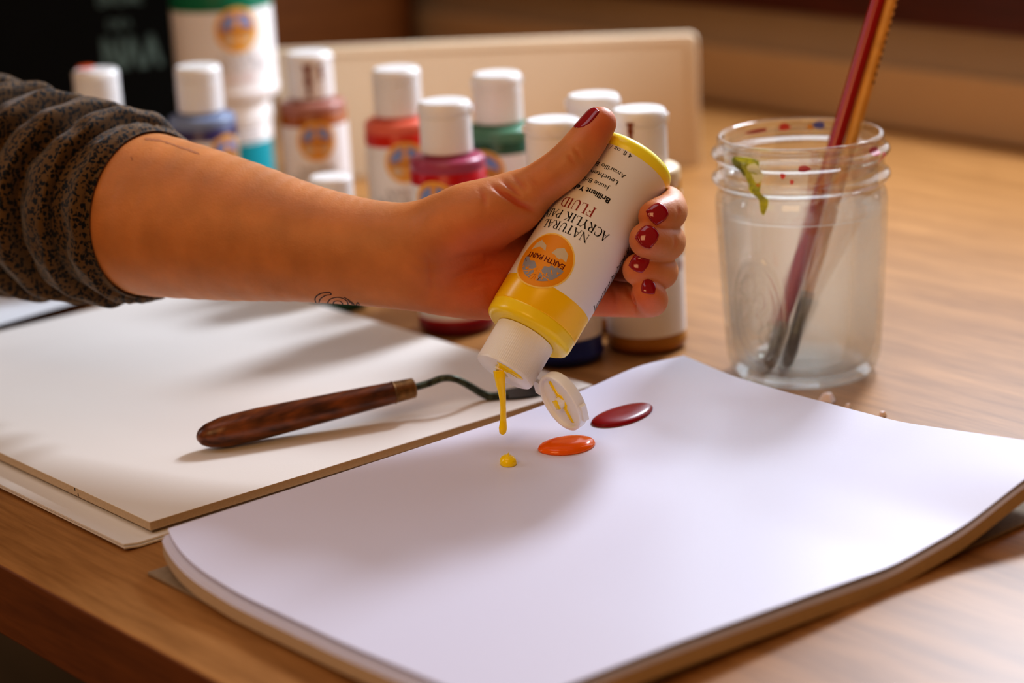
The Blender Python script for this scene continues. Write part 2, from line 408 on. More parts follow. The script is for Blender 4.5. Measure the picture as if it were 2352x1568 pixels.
# face order of box(): x0, x1, y0, y1, z0, z1
o = obj('page_block', mb.vf(), [M_paperL, M_paperE], lp, smooth=False); bevel(o, .0003)
obj('gap_shade_strip', box(.0018, .2505, .0018, .328, .0022, .0038), M_card, lp, smooth=False)  # inset darker layer standing in for the shaded gap under the pages
xs = np.linspace(-.0155, .26, 40); ys = np.linspace(-.0045, .33, 6)
cov = lambda lift: (lambda i, j: lift + .0012*math.exp(-((xs[i]+.0155)/.004)**2))
o = obj('cover_sheet', sheet(xs, ys, cov(.0010), .0008), M_paperL, lp)
xs2 = xs.copy()
o = obj('cover_sheet', sheet(xs, ys+.0008, cov(.0021), .0008), M_paperL, lp)
for (px, py) in ((172, 1124), (180, 1137)):
    P = atx(px, py, .4455)
    obj('ink_speck', box(-.0001, .0003, P[1]-.8005-.0003, P[1]-.8005+.0003, P[2]-.0008, P[2]+.0006), M_black_ink, lp, smooth=False)

pts = [(-260, 760), (-5, 770), (140, 716), (262, 684), (420, 640), (300, 560), (-260, 520)]
base = [atz(x, y, .004) for x, y in pts]
c0 = sum(base)/len(base)
ws = MB(); a, b_, c_, d_ = atz(-230, 850, .002), atz(270, 682, .002), atz(430, 560, .002), atz(-230, 600, .002)
n = 24; v = []; fs = []
for i in range(n+1):
    for j in range(n+1):
        u, w_ = i/n, j/n
        P = (a*(1-u)+b_*u)*(1-w_)+(d_*(1-u)+c_*u)*w_
        v.append((P[0], P[1], .0012+.010*(max(0, 1-w_*2.2)**2)*(1-.5*u)))
for i in range(n):
    for j in range(n):
        fs.append((i*(n+1)+j, (i+1)*(n+1)+j, (i+1)*(n+1)+j+1, i*(n+1)+j+1))
o = obj('paper_sheet', (v, fs), M_sheet); sd = o.modifiers.new('t', 'SOLIDIFY'); sd.thickness = .0004; sd.offset = -1
tag(o, 'loose bright white sheet of paper on the table below the patterned sleeve', 'paper')

# ------------------------------------------------------------------ front pad (curled corners)
PX0, PX1, PY0, PY1 = .424, .729, .768, .539
UU = A([0, .25, .5, .64, .78, .9, 1.]); VV = A([0, .15, .3, .6, 1.])
ZT = A([[.0165, .0172, .0180, .0186, .0205, .0245, .0225],
        [.0143, .0148, .0152, .0158, .0165, .0185, .0185],
        [.0112, .0120, .0125, .0128, .0132, .0150, .0180],
        [.0117, .0115, .0112, .0112, .0120, .0145, .0185],
        [.0155, .0140, .0108, .0086, .0130, .0225, .0280]])
NU, NV = 90, 70
gu = np.linspace(0, 1, NU); gv = np.linspace(0, 1, NV)
tmp = A([np.interp(gu, UU, r) for r in ZT]); ZG = A([np.interp(gv, VV, tmp[:, i]) for i in range(NU)])   # NU x NV
def blur(Z, k):
    ker = np.exp(-np.linspace(-2, 2, 2*k+1)**2); ker /= ker.sum()
    for ax in (0, 1):
        Zp = np.pad(Z, [(k, k) if a_ == ax else (0, 0) for a_ in (0, 1)], mode='reflect', reflect_type='odd')
        Z = np.apply_along_axis(lambda q: np.convolve(q, ker, 'valid'), ax, Zp)
    return Z
ZG = blur(ZG, 6)
def padz(x, y):
    u = np.clip((x-PX0)/(PX1-PX0), 0, 1)*(NU-1); v_ = np.clip((PY0-y)/(PY0-PY1), 0, 1)*(NV-1)
    i = min(int(u), NU-2); j = min(int(v_), NV-2); a_, b_ = u-i, v_-j
    return (ZG[i, j]*(1-a_)+ZG[i+1, j]*a_)*(1-b_)+(ZG[i, j+1]*(1-a_)+ZG[i+1, j+1]*a_)*b_
def onpad(px, py):
    z = .012
    for _ in range(12): P = atz(px, py, z); z = padz(P[0], P[1])
    return A([P[0], P[1], z])
fp = empty('sketch_pad', (PX0, PY0, .0003))
tag(fp, 'white sketch pad with curled corners holding three blobs of paint', 'paper pad')
def layer(name, ox, oy, dz, thick, zlow, m, x_in=0., y_in=0.):
    xs = gu*(PX1-PX0-x_in)+ox; ys = -gv*(PY0-PY1-y_in)+oy
    return obj(name, sheet(list(xs), list(ys[::-1]), lambda i, j: ZG[i, NV-1-j]-.0003+dz, thick, zlow, lambda i, j: .0115*max(0, 1-gv[NV-1-j]/.22)**2*(1-gu[i])**3), m, fp, ang=50)
layer('top_sheet', .0000, .0000, 0, .0004, None, M_paperF)
layer('loose_sheet', -.0024, -.0006, -.0022, .0005, None, M_paperF)
layer('loose_sheet', -.0033, -.0010, -.0028, .0004, None, M_paperF)
lo = layer('page_block', -.0042, -.0014, -.0034, .0060, None, [M_paperF, M_paperE])
me = lo.data
ny = NV*NU
for p in me.polygons:
    if abs(p.normal.z) < .5: p.material_index = 1
bk = obj('backing_board', box(-.001, .303, -.2265, -.0015, 0, .0014), M_card, fp, smooth=False); bevel(bk, .0003)

# ---- paint blobs
def dome(name, ctr, ex, ey, h, m, label, cat='paint', power=.45, n=36, rings=9, tip=None, wob=.04):
    v = []; fs = []; ph = rng.uniform(0, 6, 3)
    prof = [(1.0, 0.), (1.015, .16), (.99, .38), (.93, .6), (.82, .78), (.66, .9), (.45, .97), (.22, 1.0)]
    for r, zz in prof:
        for i in range(n):
            a_ = 2*math.pi*i/n; w_ = 1+wob*math.sin(2*a_+ph[0])+wob*.6*math.sin(3*a_+ph[1])
            xy = (ex*math.cos(a_)+ey*math.sin(a_))*r*w_
            x, y = ctr[0]+xy[0], ctr[1]+xy[1]
            v.append((x, y, padz(x, y)+.0001+h*zz))
    v.append((ctr[0], ctr[1], padz(ctr[0], ctr[1])+h*1.01))
    if tip is not None: v[-1] = (ctr[0]+tip[0], ctr[1]+tip[1], padz(ctr[0], ctr[1])+tip[2])
    R = len(prof)
    for j in range(R-1):
        for i in range(n): fs.append((j*n+i, j*n+(i+1) % n, (j+1)*n+(i+1) % n, (j+1)*n+i))
    for i in range(n): fs.append(((R-1)*n+i, (R-1)*n+(i+1) % n, R*n))
    fs.append(list(range(n))[::-1])
    v = [tuple(A(p)-A([ctr[0], ctr[1], ctr[2]])) for p in v]
    o = obj(name, (v, fs), m, loc=tuple(ctr), ang=0)
    tag(o, label, cat, 'paint blobs on the front pad')
    return o
def xy3(p): return A([p[0], p[1]])
cr = onpad(1430, 957); dome('paint_blob', cr, (xy3(onpad(1500, 934))-xy3(onpad(1360, 976)))/2, (xy3(onpad(1441, 975))-xy3(onpad(1420, 940)))/2, .0024, M_redp, 'dark red oval paint blob near the pad corner')
co = onpad(1303, 1027); dome('paint_blob', co, (xy3(onpad(1367, 1018))-xy3(onpad(1240, 1036)))/2, (xy3(onpad(1309, 1046))-xy3(onpad(1298, 1010)))/2, .0032, M_orgp, 'glossy orange paint blob between the red and yellow blobs')
cy = onpad(1167, 1065); dome('paint_blob', cy, (xy3(onpad(1187, 1064))-xy3(onpad(1147, 1066)))/2, (xy3(onpad(1170, 1073))-xy3(onpad(1164, 1057)))/2, .0036, M_yel, 'small pointed yellow paint drop under the falling strand', tip=(.0006, 0, .0052))

# ------------------------------------------------------------------ lettering
GL = {}
def arc(cx, cy, rx, ry, a0, a1, n=10): return [(cx+rx*math.cos(math.radians(a0+(a1-a0)*i/n)), cy+ry*math.sin(math.radians(a0+(a1-a0)*i/n))) for i in range(n+1)]
TK, TN = .135, .05
def sf(x, y, w=.2): return ('l', [(x-w/2, y), (x+w/2, y)], .045)
GL['N'] = (.86, [('l', [(.12, 0), (.12, 1)], TN), ('l', [(.12, .98), (.74, .02)], TK), ('l', [(.74, 0), (.74, 1)], TN), sf(.12, .02), sf(.08, .98, .2), sf(.74, .98)])
GL['A'] = (.80, [('l', [(.06, 0), (.40, 1)], TN), ('l', [(.40, 1), (.72, 0)], TK), ('l', [(.17, .36), (.58, .36)], TN), sf(.07, .02), sf(.72, .02, .24)])
GL['T'] = (.74, [('l', [(.36, 0), (.36, 1)], TK), ('l', [(.04, .97), (.68, .97)], .06), sf(.36, .02, .3), ('l', [(.05, .97), (.04, .8)], TN), ('l', [(.67, .97), (.68, .8)], TN)])
GL['U'] = (.82, [('l', [(.15, 1), (.15, .32)]+arc(.39, .32, .24, .31, 180, 270), TK), ('l', arc(.39, .32, .28, .31, 270, 360)+[(.67, 1)], TN), sf(.15, .98, .26), sf(.67, .98)])
GL['R'] = (.76, [('l', [(.16, 0), (.16, 1)], TK), ('a', [(.16, .97)]+arc(.36, .74, .22, .23, 90, -90)+[(.16, .51)], TK), ('l', [(.34, .5), (.70, .02)], TK), sf(.16, .02, .28), sf(.12, .98, .2), sf(.72, .02, .14)])
GL['P'] = (.66, [('l', [(.16, 0), (.16, 1)], TK), ('a', [(.16, .97)]+arc(.36, .72, .23, .25, 90, -90)+[(.16, .47)], TK), sf(.16, .02, .28), sf(.12, .98, .2)])
GL['L'] = (.66, [('l', [(.16, 0), (.16, 1)], TK), ('l', [(.08, .03), (.6, .03)], .055), ('l', [(.6, .03), (.62, .24)], TN), sf(.16, .98, .28)])
GL['C'] = (.78, [('a', arc(.43, .5, .37, .5, 50, 310, 20), TK), ('l', [(.67, .88), (.68, .7)], TN)])
GL['Y'] = (.76, [('l', [(.08, 1), (.38, .48)], TK), ('l', [(.68, 1), (.38, .48)], TN), ('l', [(.38, .5), (.38, 0)], TK), sf(.38, .02, .28), sf(.1, .98, .26), sf(.68, .98)])
GL['I'] = (.36, [('l', [(.17, 0), (.17, 1)], TK), sf(.17, .02, .28), sf(.17, .98, .28)])
GL['K'] = (.80, [('l', [(.16, 0), (.16, 1)], TK), ('l', [(.18, .42), (.62, .98)], TN), ('l', [(.32, .58), (.72, .02)], TK), sf(.16, .02, .28), sf(.16, .98, .28), sf(.62, .98), sf(.73, .02, .2)])
GL['F'] = (.66, [('l', [(.16, 0), (.16, 1)], TK), ('l', [(.08, .97), (.58, .97)], .055), ('l', [(.58, .97), (.6, .78)], TN), ('l', [(.16, .52), (.46, .52)], TN), ('l', [(.46, .62), (.46, .42)], TN), sf(.16, .02, .28)])
GL['D'] = (.82, [('l', [(.16, 0), (.16, 1)], TK), ('a', [(.16, .97)]+arc(.32, .5, .42, .47, 90, -90, 14)+[(.16, .03)], TK), sf(.14, .02, .2), sf(.14, .98, .2)])
def serif_text(txt, h, track=.06):
    """list of quads (2D, mm), centred on x, y=0 baseline"""
    x = 0; quads = []
    for ch in txt:
        if ch == ' ': x += .42; continue
        adv, st = GL[ch]
        for kind, pl, w in st:
            for (x0, y0), (x1, y1) in zip(pl[:-1], pl[1:]):
                dx, dy = x1-x0, y1-y0; l = math.hypot(dx, dy)+1e-9
                if kind == 'a': ww = TN+(w-TN)*(abs(dy)/l)**1.5
                else: ww = w
                nx, ny = -dy/l*ww/2, dx/l*ww/2; ex, ey = dx/l*.012, dy/l*.012
                quads.append([(x+x0-nx-ex, y0-ny-ey), (x+x1-nx+ex, y1-ny+ey), (x+x1+nx+ex, y1+ny+ey), (x+x0+nx-ex, y0+ny-ey)])
        x += adv+track
    return [[((a_-x/2)*h, b_*h) for a_, b_ in q] for q in quads], x*h
def font_text(txt, h, width=None, bold=0.):
    cu = bpy.data.curves.new('tmp', 'FONT'); cu.body = txt; cu.size = 1.; cu.align_x = 'CENTER'; cu.resolution_u = 3; cu.offset = bold
    ob = bpy.data.objects.new('tmp', cu); COL.objects.link(ob)
    bpy.context.view_layer.update()
    me = ob.to_mesh(); vs = [(v.co.x, v.co.y) for v in me.vertices]; fs = [tuple(p.vertices) for p in me.polygons]
    ob.to_mesh_clear(); bpy.data.objects.remove(ob); bpy.data.curves.remove(cu)
    xs = [q[0] for q in vs]; sx = h if width is None else width/(max(xs)-min(xs))
    cx = (max(xs)+min(xs))/2
    return [((q[0]-cx)*sx, q[1]*h) for q in vs], fs
def wrap(R, x, z, y_off=0.):   # x, z mm -> point on cylinder, front = -Y
    a_ = x/R; return ((R+y_off)*math.sin(a_)/1000, -(R+y_off)*math.cos(a_)/1000, z/1000)

def poly_patch(mb, poly, R, zc, off, mi=0, n=7, s=1.):
    """fill a polygon (x,y mm about label centre) with a clipped grid so it bends with the cylinder"""
    poly = [(p[0]*s, p[1]*s) for p in poly]
    cx = sum(p[0] for p in poly)/len(poly); cy = sum(p[1] for p in poly)/len(poly)
    m = len(poly); vs = []; fs = []
    for k in range(n+1):
        for p in poly: vs.append(wrap(R, cx+(p[0]-cx)*k/n, zc+cy+(p[1]-cy)*k/n, off))
    for k in range(n):
        for i in range(m): fs.append((k*m+i, (k+1)*m+i, (k+1)*m+(i+1) % m, k*m+(i+1) % m))
    mb.add((vs, fs), mi)
def circ(r, n=40, x=0, y=0): return [(x+r*math.cos(2*math.pi*i/n), y+r*math.sin(2*math.pi*i/n)) for i in range(n)]

# letters and logo as reusable meshes for one radius
def logo_mesh(R, zc, rl, detail, blue=False):
    mb = MB()
    poly_patch(mb, circ(rl*1.055), R, zc, .20, 4, 12)
    poly_patch(mb, circ(rl), R, zc, .26, 0, 12)
    def seg(a0, a1, r, extra): return [(r*math.cos(math.radians(a)), r*math.sin(math.radians(a))) for a in np.linspace(a0, a1, 14)]+extra
    # canopy windows either side of the trunk, upper half
    poly_patch(mb, seg(4, 80, .80, [(.10, .62), (.12, .30), (.30, .14), (.5, .17), (.62, .04)]), R, zc, .32, 1, 6, rl)
    poly_patch(mb, seg(100, 176, .80, [(-.62, .04), (-.34, .08), (-.3, .16), (-.14, .20), (-.12, .55)]), R, zc, .32, 1, 6, rl)
    poly_patch(mb, [(-.72, -.26), (-.66, -.52), (-.42, -.68), (-.20, -.54), (-.12, -.34), (-.42, -.24)], R, zc, .32, 2, 4, rl)
    poly_patch(mb, [(.72, -.26), (.12, -.32), (.2, -.52), (.36, -.60), (.5, -.68), (.66, -.52)], R, zc, .32, 2, 4, rl)
    if detail:
        r2 = np.random.default_rng(7)
        for k in range(28):     # leaves and twigs over the canopy windows
            a_ = math.radians(r2.uniform(12, 168)); r_ = r2.uniform(.56, .80)
            x, y = r_*math.cos(a_), r_*math.sin(a_)
            l = r2.uniform(.03, .10); w_ = r2.uniform(.010, .02); t_ = a_+r2.normal(0, .5)
            dx, dy = math.cos(t_)*l, math.sin(t_)*l; nx, ny = -math.sin(t_)*w_, math.cos(t_)*w_
            if math.hypot(x+dx, y+dy) > .82: continue
            poly_patch(mb, [(x-dx-nx, y-dy-ny), (x+dx-nx, y+dy-ny), (x+dx+nx, y+dy+ny), (x-dx+nx, y-dy+ny)], R, zc, .38, 0 if k % 6 else 3, 1, rl)
        for sgn in (-1, 1):     # branches
            for (x0, y0, x1, y1, w_) in ((.04, .35, .30, .55, .035), (.04, .45, .48, .48, .025), (.02, .5, .2, .76, .03), (.3, .55, .6, .6, .02), (.0, .55, .06, .8, .03)):
                dx, dy = x1-x0, y1-y0; l = math.hypot(dx, dy); nx, ny = -dy/l*w_, dx/l*w_
                poly_patch(mb, [(sgn*(x0-nx), y0-ny), (sgn*(x1-nx*.4), y1-ny*.4), (sgn*(x1+nx*.4), y1+ny*.4), (sgn*(x0+nx), y0+ny)][::sgn], R, zc, .38, 0, 2, rl)
    vs, fs = font_text('EARTH PAINT', rl*.27, rl*1.50, .02)
    mb.add(([wrap(R, x, zc-.15*rl+y, .36) for x, y in vs], fs), 3)
    return mb.vf()
def text_mesh(R, z0, sc, names):
    mb = MB()
    def put(quads, zb, mi):
        for q in quads: mb.add(([wrap(R, x, zb+y, .22) for x, y in q], [(0, 1, 2, 3)]), mi)
    put(serif_text('NATURAL', 4.2*sc)[0], z0+54*sc-2.1*sc, 0)
    put(serif_text('ACRYLIK PAINT', 4.2*sc)[0], z0+48.4*sc-2.1*sc, 0)
    put(serif_text('FLUID', 4.9*sc)[0], z0+42.0*sc-2.4*sc, 1)
    for txt, h, z, wd, bo in names:
        vs, fs = font_text(txt, h*sc, wd*sc if wd else None, bo)
        mb.add(([wrap(R, x, z0+z*sc+y, .22) for x, y in vs], fs), 0)
    return mb.vf()
LOGO_M = [M_logo_o, M_logo_g, M_logo_c, M_brown_ink, M_logo_y]
LOGO_MB = [M_logo_o2, M_logo_b, M_logo_c, M_brown_ink, M_logo_y]

def cap_profile(r, h, lid, h0=0.):
    p = [(r*.80, h0), (r*.985, h0), (r, h0+.6), (r*.985, h0+h-.5), (r*.975, h0+h)]
    if lid: p += [(r*.96, h0+h+.1)]
    return [(a_/1000, b_/1000) for a_, b_ in p]
def ribbed(r, h, z0, nr=90, depth=.16, face=True):
    """ribbed cap wall, mm in, m out"""
    seg = nr*4; prof = [(r*.8, z0), (r-.1, z0), (r, z0+.6), (r-.1, z0+h-1.6), (r-.1, z0+h-1.2), (r-.35, z0+h-.3), (r-.9, z0+h), (0.01, z0+h)]
    v = []; fs = []
    for k, (q, z) in enumerate(prof):
        for i in range(seg):
            a_ = 2*math.pi*i/seg; d = depth*(.5+.5*math.cos(nr*a_)) if k in (2, 3) else 0
            v.append(((q-d)*math.cos(a_)/1000, (q-d)*math.sin(a_)/1000, z/1000))
    for k in range(len(prof)-1):
        for i in range(seg): fs.append((k*seg+i, k*seg+(i+1) % seg, (k+1)*seg+(i+1) % seg, (k+1)*seg+i))
    return v, fs

def body_parts(parent, R, hb, deep, pale, m_base=None):
    """bottle body; shoulder ring at hb (mm)"""
    sh = hb-7.
    prof = [(.01, 0), (R-3.5, 0), (R-1.5, .5), (R+.1, 2.0), (R+.65, 3.6), (R+.7, 5.2), (R+.3, 6.6), (R, 7.4), (R, hb*.5), (R, sh-.3), (R-.3, sh), (R-.12, sh+.5), (R-.12, sh+.9), (R-.15, sh+2.5), (R-.2, hb-2.9), (R-.25, hb-2.4), (R-.7, hb-1.2), (R-2.2, hb-.2), (R-3.6, hb), (R*.60, hb+.3), (R*.57, hb+3.), (.01, hb+3.)]
    mi = [2]*7+[0]*3+[1]*11
    v, f, m = lathe([(a_/1000, b_/1000) for a_, b_ in prof], 72, mi=mi)
    return obj('body', (v, f, m), [deep, pale, m_base or deep], parent, ang=50)
def label_part(parent, R, z0, z1, m, a0=-165, a1=165, dz=.0):
    n = 60; v = []; f = []
    zz = np.linspace(z0, z1, 6)
    for z in zz:
        for i in range(n+1):
            a_ = math.radians(a0+(a1-a0)*i/n); v.append(wrap(R, a_*R, z, .12))
    for j in range(5):
        for i in range(n): f.append((j*(n+1)+i, j*(n+1)+i+1, (j+1)*(n+1)+i+1, (j+1)*(n+1)+i))
    return obj('label', (v, f), m, parent)

def closed_cap(parent, r, z0, h, lidh, tab_ang):
    c = obj('cap', ribbed(r, h, z0, 84, .12), M_cap, parent, ang=35)
    zl = z0+h+.25
    prof = [(.01, zl-.2), (r-.3, zl-.2), (r-.05, zl+.3), (r-.1, zl+lidh*.62), (r-.5, zl+lidh*.84), (r-1.5, zl+lidh*.96), (r*.6, zl+lidh*.93), (.01, zl+lidh*.9)]
    mb = MB(); mb.add(lathe([(a_/1000, b_/1000) for a_, b_ in prof], 64)[:2])
    # thumb tab and hinge
    for an, wd, out in ((tab_ang, .35, 1.3), (tab_ang+math.pi, .45, .7)):
        vs = []
        for z in (zl+.2, zl+lidh*.55):
            for rr in (r-.5, r+out):
                for s_ in (-wd/2, wd/2): vs.append((rr/1000*math.cos(an+s_), rr/1000*math.sin(an+s_), z/1000))
        mb.add((vs, [(0, 1, 3, 2), (4, 6, 7, 5), (0, 4, 5, 1), (2, 3, 7, 6), (0, 2, 6, 4), (1, 5, 7, 3)]))
    obj('lid', mb.vf(), M_cap, c, ang=35)
    return c

NAMES0 = [('xxxxxx', 3, 34, 22, .02)]
def bottle(px, py, htop, deep, pale, label, yaw=0., R=20.75, hb=97., capr=14.2, caph=20., lidh=7.5, lab=True, logo=True, lz=(7.6, 83.), base_pt=None, sc=1., tab=.6, z=0.0004, cap=True, band=None, blue=True, base_m=None):
    P = atz(px, py, htop) if base_pt is None else A(base_pt)
    phi = math.atan2(-P[1], -P[0])
    e = empty('paint_bottle', (P[0], P[1], z), Matrix.Rotation(phi+math.radians(yaw)+math.pi/2, 3, 'Z'))
    tag(e, label, 'bottle', 'paint bottles standing behind the hand')
    body_parts(e, R, hb, deep, pale, base_m)
    if lab:
        lb = label_part(e, R, lz[0], lz[1], M_label)
        if logo:
            obj('logo', logo_mesh(R, lz[1]-9*sc, 11.6*sc, False), LOGO_MB if blue else LOGO_M, lb, ang=0)
            obj('lettering', text_mesh(R, lz[1]-81*sc, sc, []), [M_black_ink, M_red_ink], lb, smooth=False)
        if band:
            mb = MB(); poly_patch(mb, [(x, y) for x, y in band[1]], R, band[2], .16, 0, 5)
            obj('colour_band', mb.vf(), band[0], lb)
    if cap:
        c = closed_cap(e, capr, hb+2.4, caph, lidh, tab)
    else: c = None
    return e, c
def pm(n, rgb, **k): return mat(n, rgb, .3, .5, **k)
HB = .1292
bottle(218, 152, HB, pm('navy_a', (34, 38, 96)), pm('navy_pale', (96, 104, 160)), 'navy blue paint bottle mostly hidden by the sleeve with orange dab on its cap', 150, tab=2.2)
e_a = bpy.context.scene.collection.objects[-1]
bottle(452, 143, HB, pm('violet_dark', (62, 52, 96)), pm('grey_blue', (128, 142, 172)), 'grey blue paint bottle behind the forearm beside the tall white bottle', 40, tab=.3)
eD, cD = bottle(708, 112, HB, pm('burnt_orange', (158, 84, 20)), pm('brown_pale', (172, 118, 104)), 'brown orange paint bottle with brown smears down its white cap', 2, tab=0.)
bottle(908, 148, HB, pm('vermilion', (198, 34, 8)), pm('vermilion_pale', (224, 112, 88)), 'bright orange red paint bottle in front of the cream board', 6, tab=.4)
bottle(1019, 222, HB, pm('crimson', (184, 0, 18)), pm('crimson_pale', (164, 72, 98)), 'crimson paint bottle with pink shoulders just above the wrist', -24, tab=.3, base_m=pm('maroon_base', (120, 8, 24)), lz=(9., 83.5))
bottle(1139, 160, HB, pm('pine_green', (52, 88, 66)), pm('pine_pale', (92, 138, 112)), 'dark green paint bottle between the crimson one and the thumb', -28, tab=.8)
bottle(1267, 264, HB, pm('deep_blue', (26, 44, 118)), pm('deep_blue_pale', (60, 76, 140)), 'deep blue paint bottle whose blue base shows under the held bottle', 140, logo=False, tab=.4, lz=(14., 84.))
bottle(1361, 208, HB, pm('ochre', (170, 120, 60)), pm('ochre_pale', (214, 180, 140)), 'paint bottle whose plain white cap shows just above the thumbnail', 60, tab=2.0)
eK, cK = bottle(1466, 240, HB, pm('gold_deep', (168, 112, 36)), pm('gold_pale', (222, 196, 156)), 'golden ochre paint bottle standing behind the curled fingers', 50, tab=-.9, blue=False, lz=(9., 84.))
bottle(0, 0, 0, pm('small_green', (20, 74, 58)), pm('small_green_pale', (70, 130, 110)), 'small green paint bottle behind the wrist with only its cap top showing', 20, R=16.5, hb=54, capr=12.6, caph=15, lidh=5.5, base_pt=atz(782, 704, 0), lz=(7, 44), sc=.5)
# smears of paint on caps
def cap_smear(cap, ang, zs, w, m, r=14.5):
    mb = MB(); n = 10; vs = []; fs = []
    for k in range(n+1):
        z = zs[0]+(zs[1]-zs[0])*k/n; ww = w*(.8+.2*math.sin(k*1.3+1))*(1-.45*k/n)
        vs += [(r*math.cos(ang+s_*ww/r)/1000, r*math.sin(ang+s_*ww/r)/1000, z/1000) for s_ in (-1, -.33, .33, 1)]
    for k in range(n):
        for i in range(3): fs.append((k*4+i, k*4+i+1, (k+1)*4+i+1, (k+1)*4+i))
    obj('paint_smear', (vs, fs), m, cap)
M_brsm = mat('brown_smear', (128, 62, 18), .4, .4)
cap_smear(cD, -math.pi/2-.15, (121, 101), 3.0, M_brsm); cap_smear(cD, -math.pi/2+.42, (120, 111), 1.8, M_brsm)
cap_smear(cK, -math.pi/2-1.2, (122, 113), 2.2, M_brsm)
# orange dab on the navy bottle's lid
for o in COL.objects:
    if o.get('label', '').startswith('navy blue paint bottle'):
        c_ = [k for k in o.children if k.name.startswith('cap')][0]
        obj('paint_smear', lathe([(.0058, .1293), (.005, .1299), (.0025, .1302), (.0001, .1303)], 18)[:2], mat('orange_dab', (214, 84, 30), .4), c_, loc=(.003, .006, 0))

# ---- tall white bottle on a turquoise tub
P = atz(548, 470, 0)
tubR, tubH = 27.5, 78.
e = empty('paint_tub', (P[0], P[1], .0004), Matrix.Rotation(math.atan2(-P[1], -P[0])+math.pi/2, 3, 'Z'))
tag(e, 'turquoise paint tub with a white lid under the tall white bottle', 'tub')
M_turq = pm('turquoise', (0, 142, 156)); 
obj('body', lathe([(a_/1000, b_/1000) for a_, b_ in [(.01, 0), (tubR-2, 0), (tubR, 2), (tubR, 60), (tubR-.6, 60.5), (.01, 60.5)]], 64)[:2], M_turq, e)
lb = label_part(e, tubR, 47, 60.2, M_label)
mb = MB()
for r_ in range(3):
    for k in range(16):
        x = -20+k*2.6+rng.uniform(-.3, .3); mb.add(([wrap(tubR, x+a_, 48+r_*4+b_, .25) for a_, b_ in ((0, 0), (1.7, 0), (1.7, 1.6), (0, 1.6))], [(0, 1, 2, 3)]))
M_greyink = mat('pale_grey_ink', (136, 134, 142), .5)
obj('fine_print', mb.vf(), M_greyink, lb, smooth=False)
obj('lid', lathe([(a_/1000, b_/1000) for a_, b_ in [(.01, 60.6), (tubR+.8, 60.6), (tubR+1.2, 61.5), (tubR+1.2, 66), (tubR+.6, 66.6), (tubR+1.2, 67.2), (tubR+1.2, 72), (tubR+.6, 72.6), (tubR+1.2, 73.2), (tubR+1.2, tubH-1), (tubR, tubH), (.01, tubH)]], 64)[:2], M_cap, e)
e = empty('paint_bottle', (P[0], P[1], tubH/1000+.0006), Matrix.Rotation(math.atan2(-P[1], -P[0])+math.pi/2+.28, 3, 'Z'))
tag(e, 'tall white paint bottle with a green top stacked on the turquoise tub', 'bottle', 'paint bottles standing behind the hand')
bR = 34.5
body_parts(e, bR, 104, pm('tall_green', (10, 110, 78)), pm('tall_green_pale', (60, 160, 130)), M_label)
lb = label_part(e, bR, .5, 61, M_label)
obj('logo', logo_mesh(bR, 48, 14.6, False), LOGO_MB, lb, ang=0)
obj('lettering', text_mesh(bR, -33, 1.15, []), [M_greyink, mat('pale_red_ink', (206, 160, 160), .5)], lb, smooth=False)
closed_cap(e, 15.5, 106.5, 20, 7.5, .4)

# ------------------------------------------------------------------ the held bottle
D0 = 1.013
C0 = atd(1157, 856, .997); C1 = atd(1462, 342, 1.0295)
ax = (C1-C0); AL = np.linalg.norm(ax); ax /= AL            # cap face -> base
zb = -ax                                                    # bottle's own up (towards the cap)
BASE = C0+ax*.1185
view = C0+ax*.06-CAM; view /= np.linalg.norm(view)
nf = -view; nf -= zb*(nf@zb); nf /= np.linalg.norm(nf)      # radial direction facing the viewer
sd_ = np.cross(zb, nf)                                      # rotate front about the bottle's axis
imgL = -(RT*.858-UP*.513); 
rotang = math.radians(29)*(1 if sd_@imgL > 0 else -1)
front = nf*math.cos(rotang)+sd_*math.sin(rotang)
yb = -front; xb = np.cross(yb, zb)
RB = Matrix(((xb[0], yb[0], zb[0]), (xb[1], yb[1], zb[1]), (xb[2], yb[2], zb[2])))
hb_ = empty('held_paint_bottle', tuple(BASE), RB)
tag(hb_, 'upturned yellow and white paint bottle held in the hand pouring paint', 'bottle')
M_ydeep = mat('yellow_deep_plastic', (252, 198, 0), .25, .5, sss=.15, srad=(1, .7, .1), sscale=.004)
M_ypale = mat('yellow_pale_plastic', (252, 216, 40), .25, .5, sss=.25, srad=(1, .8, .2), sscale=.004)
M_yrim = mat('yellow_bright_plastic', (255, 234, 60), .25, .5, sss=.2, srad=(1, .8, .1), sscale=.004)
HR, HHB = 20.75, 98.4
body_parts(hb_, HR, HHB, M_ydeep, M_ypale, M_yrim)
lb = label_part(hb_, HR, 7.2, 79.3, M_label)
obj('logo', logo_mesh(HR, 70.0, 13.0, True), LOGO_M, lb, ang=0)
obj('lettering', text_mesh(HR, -1.6, 1., [('Brilliant Yellow', 3.6, 32.4, 24, .025), ('Jaune Brillant', 3.1, 27.8, 18, 0), ('Leuchtendgelb', 3.1, 23.4, 22, 0), ('Amarillo Brillante', 3.1, 19.0, 25, 0), ('4 fl. oz / 118 ml', 3.0, 9.2, 21, 0)]), [M_black_ink, M_red_ink], lb, smooth=False)
mb = MB()       # block of tiny unreadable print beside the label front
for r_ in range(26):
    z_ = 73-r_*1.25; x = -45.+rng.uniform(0, .8)
    while x < -35.5-rng.uniform(0, 1.5):
        w_ = rng.uniform(.5, 1.5); mb.add(([wrap(HR, x+a_, z_+b_, .2) for a_, b_ in ((0, 0), (w_, 0), (w_, .62), (0, .62))], [(0, 1, 2, 3)])); x += w_+rng.uniform(.25, .6)
obj('fine_print', mb.vf(), M_black_ink, lb, smooth=False)
CZ0, CZ1 = 98.9, 118.5
